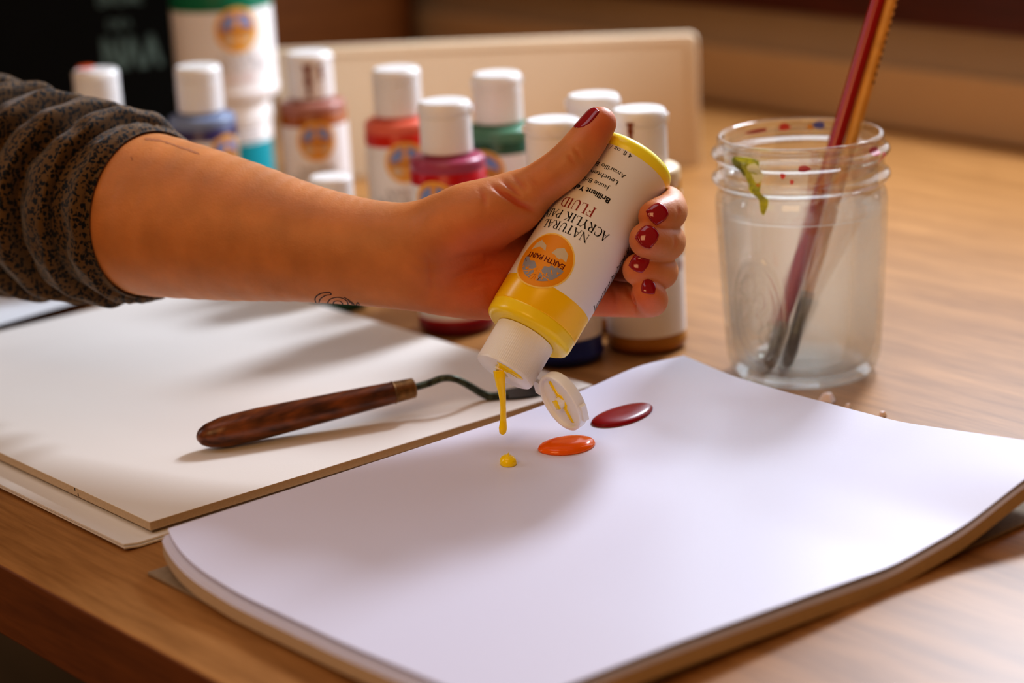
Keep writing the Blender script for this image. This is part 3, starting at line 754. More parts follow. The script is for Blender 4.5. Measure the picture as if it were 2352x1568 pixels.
capo = obj('cap', ribbed(13.9, CZ1-CZ0, CZ0, 96, .2), M_cap, hb_, ang=32)
# orifice ring and smears on the cap face (view side frame inside bottle coordinates)
inv = np.linalg.inv(A([xb, yb, zb]).T)
def tob(vw): return inv@vw
vx = tob(nf)            # towards viewer
hx = tob(sd_)           # sideways
side_img = RT*.858-UP*.513
hdir = tob(side_img); hdir[2] = 0; hdir /= np.linalg.norm(hdir)
vdir = tob(nf); vdir[2] = 0; vdir /= np.linalg.norm(vdir)
def face(a_, b_, z=0): p = hdir*a_/1000+vdir*b_/1000; return (p[0], p[1], (CZ1+z)/1000)
obj('nozzle', ([tuple(A(face(-.5, 1.5))+A([q[0], q[1], q[2]])) for q in lathe([(.0042, -.0002), (.0040, .0008), (.0030, .001), (.0026, -.0002)], 28)[0]], lathe([(.0042, -.0002), (.0040, .0008), (.0030, .001), (.0026, -.0002)], 28)[1]), M_cap, capo)
def smear(name, poly, parent, fn, m=M_yel, h=.5):
    vs = []; n = len(poly); cx = sum(p[0] for p in poly)/n; cy = sum(p[1] for p in poly)/n
    for s_, z in ((1, .05), (.93, h*.7), (.6, h)):
        vs += [fn(cx+(p[0]-cx)*s_, cy+(p[1]-cy)*s_, z) for p in poly]
    vs.append(fn(cx, cy, h)); fs = []
    for j in range(2):
        for i in range(n): fs.append((j*n+i, j*n+(i+1) % n, (j+1)*n+(i+1) % n, (j+1)*n+i))
    for i in range(n): fs.append((2*n+i, 2*n+(i+1) % n, 3*n))
    return obj(name, (vs, fs), m, parent, ang=0)
smear('paint_smear', [(-5, 11), (-1, 12.2), (3, 11.9), (7.5, 9.8), (8.8, 7.5), (6.8, 5.6), (3.4, 6.8), (1.2, 5), (-1, 2), (-3.2, .5), (-4.8, 4), (-4.2, 8)], capo, face, h=.6)
# open flip lid
hinge = C0+ (side_img-zb*(side_img@zb))/np.linalg.norm(side_img-zb*(side_img@zb))*.0145
ld = .61*RT-.35*UP-.71*FW; ld /= np.linalg.norm(ld)
tz = -.765*RT-.477*UP-.43*FW; tz -= ld*(tz@ld); tz /= np.linalg.norm(tz)
lc = atd(1286, 925, .9905)
lx = ld; ly = np.cross(tz, lx)
LM = A([lx, ly, tz]).T
def lidpt(p): return tuple(inv@(lc+LM@A(p)-BASE))
LR = .0138
pr = [(.0001, -.0052), (LR*.8, -.0052), (LR-.0006, -.0045), (LR, -.0035), (LR, .0002), (LR-.0004, .0006), (LR-.0014, .0006), (LR-.0016, .0), (LR-.0017, -.0010), (.0001, -.0012)]
v, f, _ = lathe(pr, 64)
mb = MB(); mb.add((v, f)); mb.add(lathe([(.0026, -.0012), (.0026, .0012), (.002, .0018), (.0001, .0018)], 24)[:2])
mb.add(box(-LR-.0052, -LR+.0012, -.0035, .0035, -.0026, -.0006)); mb.add(box(LR-.0006, LR+.0012, -.004, .004, -.0035, -.0008))
lid = obj('lid', ([lidpt(p) for p in mb.v], mb.f), M_cap, capo, ang=35)
sgn_ = 1. if ly@UP < 0 else -1.; c57, s57 = math.cos(math.radians(57)), math.sin(math.radians(57))*sgn_
def lidf(a_, b_, z): return lidpt(((a_*c57-b_*s57)/1000, (a_*s57+b_*c57)/1000, -.0012+z/1000))
smear('paint_smear', [(-10.8, -1.4), (-4, -1.2), (-2.4, -2.6), (2.6, -2.4), (4, -1.1), (10.8, -1.0), (10.9, .6), (4, .7), (2.4, 2.6), (-2.4, 2.6), (-4, .6), (-10.6, .5)], lid, lidf, h=.8)
smear('paint_smear', [(-2.2, -2.), (2.2, -2.), (2.4, 1.6), (-2.2, 2.)], lid, lambda a_, b_, z: lidf(a_, b_, z+2.9), h=.6)
# falling strand
st = spline([atd(1147, 850, .9935), atd(1150, 880, .994), atd(1155, 920, .9955), atd(1156, 960, .998), atd(1155, 985, .999), atd(1154, 998, .9995)], 40)
rr = np.interp(np.linspace(0, 1, 40), [0, .1, .28, .45, .62, .78, .9, 1], [.0028, .0026, .0018, .00125, .0014, .00185, .0015, .0004])
o = obj('paint_strand', tube(st, rr, 20), M_yel, ang=0); tag(o, 'yellow strand of paint falling from the open bottle cap', 'paint')

# ------------------------------------------------------------------ palette knife
LPZ = .0003+.0078
kb = atz(452, 1006, LPZ+.0068); kf = atz(952, 890, .0222); kd = kf-kb; kL = np.linalg.norm(kd); kd /= kL
kn = empty('palette_knife', tuple(kb)); tag(kn, 'paint flecked palette knife with a worn brown wooden handle', 'palette knife')
def kp(x, y, z): return atz(x, y, z)-kb
t_ = np.linspace(0, 1, 26)
rad = np.interp(t_, [0, .02, .06, .14, .3, .5, .8, 1], [.0012, .0036, .0056, .0070, .0072, .0068, .0056, .0050])
nh = 19; pts = [kd*kL*.905*q for q in np.r_[np.linspace(0, .2, 14)**1.3*1.6, np.linspace(.25, 1, 12)]]
tt = [np.linalg.norm(p)/(kL*.905) for p in pts]
hd = obj('handle', tube(pts, np.interp(tt, [0, .012, .05, .13, .3, .5, .8, 1], [.0010, .0034, .0055, .0072, .0076, .0070, .0060, .0052]), 28), M_handle, kn)
obj('ferrule', tube([kd*kL*q for q in (.895, .9, .905, .95, .995, 1.0)], [.0050, .0056, .0052, .0050, .0048, .004], 28), M_ferr, kn, ang=30)
tang = spline([kp(950, 890, .0222), kp(985, 880, .0225), kp(1015, 869, .024), kp(1045, 870, .0232), kp(1075, 884, .019), kp(1105, 902, .0125), kp(1130, 911, LPZ+.0016), kp(1165, 909, LPZ+.001)], 40)
obj('shank', tube(tang, np.interp(np.linspace(0, 1, 40), [0, .5, .8, 1], [.0018, .0017, .0020, .0026]), 14), M_pmetal, kn)
b0, b1 = kp(1128, 912, LPZ+.0008), kp(1262, 892, LPZ+.0008); bd = b1-b0; bl = np.linalg.norm(bd); bd /= bl; bn = np.cross(A([0, 0, 1.]), bd)
vs = []; nb = 16
for k in range(nb+1):
    q = k/nb; w_ = .0095*math.sqrt(max(0., 1-(2*q-1)**2*.98))*(.75+.25*q)
    for zz in (0, .0008): vs += [tuple(b0+bd*bl*q+bn*w_+A([0, 0, zz-.0004])), tuple(b0+bd*bl*q-bn*w_+A([0, 0, zz-.0004]))]
fs = []
for k in range(nb):
    a_ = k*4
    for i, j in ((0, 1), (1, 3), (3, 2), (2, 0)): fs.append((a_+i, a_+j, a_+4+j, a_+4+i))
fs += [(0, 2, 3, 1), (nb*4, nb*4+1, nb*4+3, nb*4+2)]
obj('blade', (vs, fs), M_blade, kn, ang=30)

# ------------------------------------------------------------------ mason jar
JP = atz(1847, 851, 0)
phiJ = math.atan2(-JP[1], -JP[0])
jar = empty('mason_jar', (JP[0], JP[1], .0004), Matrix.Rotation(phiJ+math.pi/2, 3, 'Z'))
tag(jar, 'clear glass mason jar of cloudy water with paint smears on its rim', 'jar')
outer = [(.5, 1.6), (22, 1.2), (29, .2), (32.5, 0), (34.5, .8), (36.6, 4), (38.1, 9), (38.9, 16), (40.0, 34), (41.2, 58), (42.2, 80), (42.4, 88), (42.0, 91.5), (41.0, 94), (40.4, 95.6), (40.5, 97.6), (42.6, 98.8), (43.9, 100.4), (43.6, 102.0), (41.4, 103.2), (40.8, 104.6), (40.8, 109.5), (42.9, 111.4), (43.9, 113.0), (43.3, 114.6), (41.0, 115.8), (40.6, 117.6), (41.0, 119.2), (40.9, 120.6), (40.0, 121.5), (39.0, 121.6)]
inner = [(38.2, 121.0), (37.8, 119.5), (37.8, 96), (38.8, 91), (39.2, 86), (39.0, 78), (37.8, 50), (36.6, 28), (35.4, 14), (33.5, 7.5), (30, 5.2), (20, 5.0), (.5, 5.4)]
def dens(pr, step):
    out = []
    for (a0, b0), (a1, b1) in zip(pr[:-1], pr[1:]):
        n = max(1, int(math.hypot(a1-a0, b1-b0)/step)); out += [(a0+(a1-a0)*k/n, b0+(b1-b0)*k/n) for k in range(n)]
    return out+[pr[-1]]
od = dens(outer, 1.0); prof = od+inner
SEG = 300
v, f, _ = lathe([(a_/1000, b_/1000) for a_, b_ in prof], SEG)
v = A(v).reshape(len(prof), SEG, 3)
# raised oval emblem with loose script strokes on the glass, turned to the left of the viewer
oc = math.radians(-34); zc_ = 40.
scr = [[(-9, 14), (-4, 20), (0, 14), (-6, 6), (-10, 10)], [(-2, 6), (4, 12), (6, 4), (1, -2)], [(-8, -4), (-2, 2), (4, -6), (-1, -12), (-6, -8)], [(2, -12), (7, -6), (9, -14)], [(-4, -18), (3, -15), (6, -20)]]
scr = [spline([(a_, b_, 0) for a_, b_ in s_], 24)[:, :2] for s_ in scr]
for j, (r_, z_) in enumerate(od):
    if 8 < z_ < 78 and r_ > 30:
        th_ = 2*np.pi*np.arange(SEG)/SEG; s_ = ((th_+np.pi/2-oc+np.pi) % (2*np.pi)-np.pi)*r_
        y_ = z_-zc_
        e_ = np.sqrt((s_/14.)**2+(y_/27.)**2)
        bump = 1.7*np.exp(-((e_-1)*14/1.1)**2)+.8*np.exp(-((e_-.8)*14/.8)**2)
        for q in scr:
            d2 = ((s_[:, None]-q[None, :, 0])**2+(y_-q[None, :, 1])**2).min(1); bump += 1.0*np.exp(-d2/.9)
        # wavering moulded glass
        sc_ = 1+bump/1000/(r_/1000)
        v[j, :, 0] *= sc_; v[j, :, 1] *= sc_
obj('glass', (v.reshape(-1, 3), f), M_glass, jar, ang=0)
wp = [(.5, 5.45), (20, 5.05), (30, 5.25), (33.55, 7.6), (35.45, 14), (36.65, 28), (37.85, 50), (39.05, 78), (39.2, 83), (39.2, 84.2), (38.2, 83.3), (30, 83.2), (.5, 83.2)]
v, f, _ = lathe([(a_*.998/1000, b_/1000) for a_, b_ in wp], 96)
obj('water', (v, f), M_water, jar, ang=50)
def jarR(z): return float(np.interp(z, [b_ for a_, b_ in outer[4:]], [a_ for a_, b_ in outer[4:]]))
def jpatch(name, m, th0, poly, off=.12, n=6, inner_side=False):
    """polygon in (mm sideways, mm height) stuck on the glass at angle th0 from the viewer"""
    for _ in range(2): poly = [q for p0, p1 in zip(poly, poly[1:]+poly[:1]) for q in ((.75*p0[0]+.25*p1[0], .75*p0[1]+.25*p1[1]), (.25*p0[0]+.75*p1[0], .25*p0[1]+.75*p1[1]))]
    cx = sum(p[0] for p in poly)/len(poly); cz = sum(p[1] for p in poly)/len(poly); vs = []; fs = []; k_ = len(poly)
    for k in range(n+1):
        for p in poly:
            x, z = cx+(p[0]-cx)*k/n, cz+(p[1]-cz)*k/n
            R = (37.8-.1 if inner_side else jarR(z)+off); a_ = math.radians(th0)+x/R
            vs.append((R*math.sin(a_)/1000, -R*math.cos(a_)/1000, z/1000))
    for k in range(n):
        for i in range(k_): fs.append((k*k_+i, (k+1)*k_+i, (k+1)*k_+(i+1) % k_, k*k_+(i+1) % k_))
    return obj(name, (vs, fs), m, jar, ang=0)
M_drip = mat('yellow_green_drip', (186, 190, 60), .3, .5, var=.5, vscale=260)
M_drip2 = mat('pale_drip', (222, 224, 190), .3, .5)
M_spot = mat('coral_spot', (222, 84, 76), .3, .5); M_pink = mat('rose_smear', (190, 84, 92), .3, .5); M_bluesp = mat('blue_spot', (90, 96, 176), .3, .5); M_ygr = mat('dark_olive', (110, 112, 30), .4)
jpatch('paint_drip', M_drip, -35, [(-13, 116), (-3, 117), (6, 116), (6.5, 111), (5, 107), (5.5, 103), (8.5, 99), (9, 94), (7.4, 88.5), (4.6, 93), (3.6, 99), (-2, 104), (-4.5, 109), (-8, 113)])
jpatch('paint_drip', M_drip2, -35, [(-1, 113), (3.5, 115.5), (7.5, 113), (6.5, 107), (3, 104), (.6, 108)], .3)
jpatch('paint_drip', M_ygr, -35, [(-13, 116.2), (-5, 116.8), (-3.5, 111), (-4, 106), (-8, 112.5)], .3)
for th0, x, z, w_, h_, m, ins in ((-30, 0, 104, 1.6, 1.1, M_spot, 0), (-12, 0, 109, 1.3, 1.5, M_spot, 0), (-6, 0, 106, .9, 1.2, M_spot, 0), (2, 0, 113, 3, 1.6, M_pink, 0),
                               (58, 0, 116, 4.5, 2.0, M_pink, 0), (66, 0, 112, 3, 2.6, M_spot, 0), (192, 0, 117.5, 3, 1.8, M_spot, 1), (165, 0, 118, 3.2, 1.9, M_bluesp, 1), (172, 0, 117, 1.6, 1.2, mat('amber_spot', (220, 150, 50), .4), 1), (215, 0, 117, 7, 1.0, M_pink, 1)):
    jpatch('paint_spot', m, th0, [(x+w_*math.cos(q)*(1+.2*math.sin(3*q+th0)), z+h_*math.sin(q)) for q in np.linspace(0, 2*math.pi, 14)[:-1]], inner_side=bool(ins))

# ---- two brushes in the jar
def vr(right, fwd, z): return A([JP[0], JP[1], 0])+_r0*right+_fh*fwd+A([0, 0, z])
def brush(name, tip, rim, m_h, r, length, label, fb, fe):
    d = rim-tip; d /= np.linalg.norm(d)
    e = empty(name, tuple(tip)); tag(e, label, 'brush')
    q = [0, .01, .022]; 
    obj('bristles', tube([d*s_*fb/.022 for s_ in (.0005, .004, .010, .018, .0225)], [.0008, .0026, .0034, .0032, .003], 16), M_brist, e)
    obj('ferrule', tube([d*(fb+(fe-fb)*q) for q in (0, .02, .32, .56, .6, .96, 1)], [.0028, .0032, .0033, .0034, .0037, .0036, .0033], 20), M_metal, e, ang=30)
    ss = np.linspace(fe-.0005, length, 24); 
    obj('handle', tube([d*s_ for s_ in ss], np.interp(ss, [fe, fe+.02, .12, .2, length*.97, length], [r*.85, r*1.05, r, r*.95, r*.62, r*.2]), 20), m_h, e)
    return e, d
rimA = vr(.0246, .0240, .1226); dirA = _r0*.0452+_fh*.040+A([0, 0, .118])
tipA = rimA-dirA*.985
eR, dR = brush('paintbrush', tipA, rimA, M_redlac, .0037, .29, 'dark red lacquered paintbrush leaning in the water jar', .011, .025)
offB = _r0*.0074-_fh*.0004
eW, dW = brush('paintbrush', tipA+offB*1.15, rimA+offB, M_bare, .0032, .28, 'bare wood paintbrush beside the red one in the water jar', .018, .040)
mb = MB(); wn = np.cross(dW, FW); wn /= np.linalg.norm(wn)
for k in range(15):
    s_ = .150+k*.0042; cpt = dW*s_+wn*.0024*(1 if wn@RT > 0 else -1)-FW*.0024
    a_ = dW*.0011; b_ = wn*.0004
    mb.add(([tuple(cpt-a_-b_), tuple(cpt+a_-b_), tuple(cpt+a_*.6+b_), tuple(cpt-a_*.8+b_)], [(0, 1, 2, 3)]))
hw = [c for c in eW.children if c.name.startswith('handle')][0]
obj('worn_print', mb.vf(), M_darkpr, hw, smooth=False)

# ---- scraps by the pad
for k, (px, py, s_, lab) in enumerate(((1902, 912, .0042, 'pinkish paper scrap lying at the foot of the glass jar'), (1948, 930, .0015, 'tiny white paper crumb next to the pinkish scrap'), (2027, 948, .0017, 'tiny white paper crumb farthest from the jar'))):
    P = atz(px, py, .002); n = 9; vs = []
    for zz in (.0, .0035 if k == 0 else .0022):
        for i in range(n):
            a_ = 2*math.pi*i/n; q = s_*(1+.3*math.sin(2.3*i+k))*(1 if zz == 0 else .5); vs.append((q*math.cos(a_), q*math.sin(a_), zz))
    fs = [list(range(n))[::-1], list(range(n, 2*n))]+[(i, (i+1) % n, n+(i+1) % n, n+i) for i in range(n)]
    o = obj('paper_scrap', (vs, fs), M_scrap, loc=(P[0], P[1], .0004), ang=60); tag(o, lab, 'scrap')

# ------------------------------------------------------------------ the person: forearm and left hand
OL = atd(1340, 546, D0); BAS = A([RT, UP, -FW])           # local mm frame: x right, y up, z towards the viewer
def Jt(px, py, dz): return BAS@((atd(px, py, D0-dz/1000)-OL)*1000)
def toW(p): return OL+(A(p)/1000)@BAS
HS = .85
lo_, hi_ = A([-262., -54., -140.]), A([58., 76., 42.])
gn = ((hi_-lo_)/HS).astype(int)+1
gx = [(lo_[k]+HS*np.arange(gn[k])).astype(np.float32) for k in range(3)]
def smin(a, b, k):
    h = np.maximum(k-np.abs(a-b), 0)/k
    return np.minimum(a, b)-h*h*k*.25
def new(): return np.full(gn, 60., np.float32)
def cone(F_, a, b, ra, rb, k, zs=1.):
    a, b = A(a, float), A(b, float); m = max(ra, rb)+k+3
    l_ = np.minimum(a, b)-m; h_ = np.maximum(a, b)+m
    i0 = np.clip(((l_-lo_)/HS).astype(int), 0, gn); i1 = np.clip(((h_-lo_)/HS).astype(int)+2, 0, gn)
    if (i1 <= i0).any(): return
    s = tuple(slice(i0[q], i1[q]) for q in range(3))
    X = gx[0][s[0]][:, None, None]; Y = gx[1][s[1]][None, :, None]; Z = gx[2][s[2]][None, None, :]
    d = b-a; l2 = float(d@d)
    t = np.clip(((X-a[0])*d[0]+(Y-a[1])*d[1]+(Z-a[2])*d[2])/l2, 0, 1)
    q = np.sqrt((X-a[0]-d[0]*t)**2+(Y-a[1]-d[1]*t)**2+(Z-a[2]-d[2]*t)**2)-(ra+(rb-ra)*t)
    F_[s] = smin(F_[s], q.astype(np.float32), k)
def chain(F_, pts, k):
    if len(pts) > 2:
        q = spline([list(p)+[r_] for p, r_ in pts], (len(pts)-1)*5+1); pts = [(s_[:3], s_[3]) for s_ in q]; k = .3
    for (p, r), (q, s_) in zip(pts[:-1], pts[1:]): cone(F_, p, q, r, s_, k)
P_ = new()
chain(P_, [(Jt(150, 452, -92), 28), (Jt(215, 465, -80), 30.), (Jt(300, 480, -62), 36.), (Jt(500, 513, -40), 31), (Jt(700, 543, -22), 23.2), (Jt(850, 557, -12), 18.8), (Jt(965, 556, -6), 16.8), (Jt(1010, 548, -2), 16)], 5)
Q_ = new()
chain(Q_, [(Jt(150, 456, -92), 28), (Jt(215, 470, -80), 30.5), (Jt(300, 489, -62), 36.), (Jt(500, 529, -40), 31), (Jt(700, 574, -22), 23.2), (Jt(850, 606, -14), 18.6), (Jt(975, 628, -9), 16.8), (Jt(1020, 648, -8), 14.5), (Jt(1120, 660, -10), 14.2), (Jt(1250, 668, -20), 11.5)], 5)
P_ = smin(P_, Q_, 9)
Q_ = new(); chain(Q_, [(Jt(975, 595, -10), 17), (Jt(1080, 590, -16), 16), (Jt(1180, 570, -24), 14)], 8); P_ = smin(P_, Q_, 8)
Q_ = new(); chain(Q_, [(Jt(985, 556, -2), 15.5), (Jt(1060, 514, 3), 16.5), (Jt(1120, 492, 4), 15.5), (Jt(1190, 462, 2), 12)], 7); P_ = smin(P_, Q_, 8)
del Q_
W0 = Jt(1060, 575, -14)
for p, r in ((Jt(1368, 470, -37), 11), (Jt(1345, 545, -38), 11), (Jt(1322, 615, -35), 11), (Jt(1295, 672, -26), 10.5)): chain(P_, [(W0, 14), (p, r)], 7)
chain(P_, [(Jt(1180, 470, -4), 9), (Jt(1270, 458, -20), 7.5)], 10); chain(P_, [(Jt(1270, 458, -20), 7.5), (Jt(1368, 462, -36), 8)], 10)      # web of the thumb
TH = [(Jt(1186, 460, 2), 11.6), (Jt(1240, 424, 6), 10.0), (Jt(1290, 388, 9), 9.6), (Jt(1322, 356, 9.5), 9.2), (Jt(1352, 318, 7), 8.6), (Jt(1378, 283, 5), 7.4)]
FI = [[(Jt(1368, 470, -37), 11), (Jt(1450, 466, -36), 9.2), (Jt(1524, 467, -24), 8.4), (Jt(1536, 476, -11), 8.1), (Jt(1536, 487, -2), 8.3), (Jt(1522, 493, 4), 8.3), (Jt(1505, 498, 9), 7.6)],
      [(Jt(1345, 545, -38), 11), (Jt(1440, 543, -37), 9.2), (Jt(1516, 545, -26), 8.5), (Jt(1530, 550, -13), 8.3), (Jt(1530, 556, -3), 8.6), (Jt(1510, 554, 6), 8.6), (Jt(1486, 551, 12), 8.0)],
      [(Jt(1322, 615, -35), 11), (Jt(1420, 612, -36), 9.0), (Jt(1498, 614, -28), 8.2), (Jt(1515, 620, -16), 7.9), (Jt(1515, 624, -7), 8.1), (Jt(1493, 622, 0), 8.1), (Jt(1468, 619, 4), 7.5)],
      [(Jt(1295, 672, -26), 10.5), (Jt(1390, 684, -23), 8.6), (Jt(1462, 690, -20), 7.8), (Jt(1484, 692, -14), 7.3), (Jt(1496, 690, -6), 7.4), (Jt(1494, 684, 1), 7.4), (Jt(1485, 675, 5), 6.9)]]
Tf = new(); chain(Tf, TH, 3.5)
D_ = smin(P_, Tf, 5.)
fing = None
for q in FI:
    Ff = new(); chain(Ff, q, 3.0); Ff = smin(P_, Ff, 4.5)
    fing = Ff if fing is None else smin(fing, Ff, 1.1)
D_ = smin(D_, fing, 1.2)
# the flesh stops at the bottle it grips
ba = BAS@((BASE-OL)*1000); bz = BAS@zb
i0 = int((-75-lo_[0])/HS)
X = gx[0][i0:][:, None, None]-ba[0]; Y = gx[1][None, :, None]-ba[1]; Z = gx[2][None, None, :]-ba[2]
t = X*bz[0]+Y*bz[1]+Z*bz[2]
rad = np.sqrt(np.maximum(X*X+Y*Y+Z*Z-t*t, 0)); cut = np.maximum(rad-(HR+.34), np.maximum(-t-.2, t-(HHB+3)))
capd = np.maximum(rad-14.2, np.maximum(HHB-t, t-120)); cut = np.minimum(cut, capd)
D_[i0:] = -smin(-D_[i0:], cut.astype(np.float32), 1.4)
del P_, Tf, Ff, fing, X, Y, Z, t, rad, cut, capd

def surface_nets(D, lo, h):
    S = D < 0
    c = [S[i:S.shape[0]-1+i, j:S.shape[1]-1+j, k:S.shape[2]-1+k] for i in (0, 1) for j in (0, 1) for k in (0, 1)]
    cnt = sum(q.astype(np.int8) for q in c); act = (cnt > 0) & (cnt < 8)
    idx = np.argwhere(act); ids = np.full(act.shape, -1, np.int32); ids[act] = np.arange(len(idx))
    val = {}
    for i in (0, 1):
        for j in (0, 1):
            for k in (0, 1): val[i, j, k] = D[idx[:, 0]+i, idx[:, 1]+j, idx[:, 2]+k]
    acc = np.zeros((len(idx), 3)); n = np.zeros(len(idx))
    ks = list(val)
    for p in ks:
        for ax_ in range(3):
            if p[ax_]: continue
            q = list(p); q[ax_] = 1; q = tuple(q); a, b = val[p], val[q]
            m = (a < 0) != (b < 0); tt = np.where(m, a/(a-b+1e-12), 0)
            pos = np.tile(A(p, float), (len(idx), 1)); pos[:, ax_] = tt
            acc[m] += pos[m]; n[m] += 1
    V = lo+(idx+acc/n[:, None])*h
    F = []
    for ax_ in range(3):
        b, c_ = [(1, 2), (2, 0), (0, 1)][ax_]
        sl0 = [slice(None)]*3; sl1 = [slice(None)]*3; sl0[ax_] = slice(0, -1); sl1[ax_] = slice(1, None)
        a0, a1 = S[tuple(sl0)], S[tuple(sl1)]
        for flip in (0, 1):
            e = np.argwhere((a0 & ~a1) if not flip else (~a0 & a1))
            e = e[(e[:, b] > 0) & (e[:, c_] > 0) & (e[:, b] < D.shape[b]-1) & (e[:, c_] < D.shape[c_]-1)]
            def g(db, dc):
                q = e.copy(); q[:, b] += db; q[:, c_] += dc; return ids[q[:, 0], q[:, 1], q[:, 2]]
            quad = np.stack([g(-1, -1), g(0, -1), g(0, 0), g(-1, 0)], 1)
            F.append(quad if not flip else quad[:, ::-1])
    return V, np.concatenate(F)
HV, HF = surface_nets(D_, lo_, HS)
def sample(V):
    g = np.clip((V-lo_)/HS, 0, gn-1.001); i = g.astype(int); f = g-i; o = 0
    for a in (0, 1):
        for b in (0, 1):
            for c in (0, 1):
                w = (f[:, 0] if a else 1-f[:, 0])*(f[:, 1] if b else 1-f[:, 1])*(f[:, 2] if c else 1-f[:, 2])
                o = o+w*D_[i[:, 0]+a, i[:, 1]+b, i[:, 2]+c]
    return o
def grad(V, e=.9):
    G = np.stack([sample(V+A([e, 0, 0]))-sample(V-A([e, 0, 0])), sample(V+A([0, e, 0]))-sample(V-A([0, e, 0])), sample(V+A([0, 0, e]))-sample(V-A([0, 0, e]))], 1)
    return G/(np.linalg.norm(G, axis=1)[:, None]+1e-9)
# relax, then pull back on the surface
E0 = np.concatenate([HF[:, [0, 1]], HF[:, [1, 2]], HF[:, [2, 3]], HF[:, [3, 0]]])
for it in range(4):
    S_ = np.zeros_like(HV); n_ = np.zeros(len(HV))
    np.add.at(S_, E0[:, 0], HV[E0[:, 1]]); np.add.at(n_, E0[:, 0], 1)
    HV = .5*HV+.5*S_/np.maximum(n_, 1)[:, None]
    HV -= grad(HV)*np.clip(sample(HV), -.6, .6)[:, None]
HN = grad(HV)
# skin folds: press polylines (photo frame) into viewer-facing skin
def pj(Vl):
    Wd = OL+(Vl/1000)@BAS-CAM; d = Wd@FW
    return np.stack([1176+FPX*(Wd@RT)/d, 784-FPX*(Wd@UP)/d], 1)
uv = pj(HV); facing = HN[:, 2] > -.1
CR = np.zeros(len(HV))
def crease(pl, wpx, depth, side=1.):
    global HV
    pl = A(pl, float); best = np.full(len(HV), 1e9); tb_ = np.zeros(len(HV)); n = len(pl)-1
    for k in range(n):
        a, b = pl[k], pl[k+1]; d = b-a; t = np.clip(((uv-a)@d)/(d@d), 0, 1)
        q = np.linalg.norm(uv-a-t[:, None]*d, axis=1); m = q < best; best[m] = q[m]; tb_[m] = (k+t[m])/n
    w = 2.2*depth*np.sin(np.pi*np.clip(tb_*.9+.05, 0, 1))*np.exp(-(best/wpx)**2)*facing
    HV = HV-HN*w[:, None]
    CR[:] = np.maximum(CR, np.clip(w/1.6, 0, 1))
for pl, w_, d_ in (([(1128, 424), (1162, 446), (1195, 470), (1232, 488)], 7, .9), ([(1150, 412), (1178, 432), (1200, 452)], 6, .45), ([(1178, 402), (1196, 420), (1214, 440)], 6, .35),
                   ([(1100, 430), (1112, 452), (1116, 476)], 8, .35), ([(1212, 404), (1224, 420), (1238, 440)], 5, .3),
                   ([(1040, 640), (1090, 622), (1150, 610)], 8, .5), ([(1060, 668), (1110, 650), (1150, 640)], 7, .35), ([(1020, 600), (1080, 588), (1150, 586)], 9, .3),
                   ([(965, 560), (985, 600), (990, 660), (980, 700)], 7, .3), ([(1300, 352), (1312, 366), (1322, 384)], 4, .3), ([(1316, 336), (1326, 350), (1338, 366)], 4, .3),
                   ([(1555, 468), (1560, 486), (1553, 505)], 5, .25), ([(1549, 540), (1553, 556), (1548, 575)], 5, .25), ([(1440, 655), (1452, 690), (1458, 722)], 5, .8), ([(1400, 640), (1415, 680), (1418, 720)], 6, .4)):
    crease(pl, w_, d_)
me = bpy.data.meshes.new('person'); WV = OL+(HV/1000)@BAS; org = toW(Jt(600, 530, -30))
me.from_pydata((WV-org).tolist(), [], HF.tolist()); me.materials.append(M_skin)
me.polygons.foreach_set('use_smooth', [True]*len(me.polygons)); me.update()
vc = me.color_attributes.new('flush_crease_shade', 'FLOAT_COLOR', 'POINT')
fl = np.zeros(len(HV))
for px, py, r_, s_ in ((1120, 620, 130, 1.), (1380, 285, 60, .7), (1500, 500, 45, .6), (1480, 555, 40, .6), (1470, 620, 40, .6), (1480, 690, 60, .8), (1400, 690, 60, .9), (1040, 690, 90, .5), (1250, 420, 60, .3)):
    fl = np.maximum(fl, s_*np.exp(-(np.hypot(uv[:, 0]-px, uv[:, 1]-py)/r_)**2))
fl = np.maximum(fl, CR*1.3)  # crease shade painted into the skin colour beside the natural flush
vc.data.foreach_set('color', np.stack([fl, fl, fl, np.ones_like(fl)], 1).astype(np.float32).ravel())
person = bpy.data.objects.new('person', me); COL.objects.link(person); person.location = tuple(org)
tag(person, 'person in a patterned sleeve reaching in with a bare forearm to tip the yellow bottle', 'person')
tree = BVHTree.FromPolygons([tuple(v) for v in HV], [tuple(f) for f in HF])
camL = BAS@((CAM-OL)*1000)
def hit(px, py):
    d = BAS@ray(px, py); d /= np.linalg.norm(d)
    h = tree.ray_cast(Vector(camL), Vector(d)); return (A(h[0]), A(h[1])) if h[0] is not None else (None, None)
def nearest(p):
    h = tree.find_nearest(Vector(p)); return A(h[0]), A(h[1])
def smooth_n(p, r=2.5):
    q = grad(np.tile(p, (1, 1)), 2.2)[0]; return q
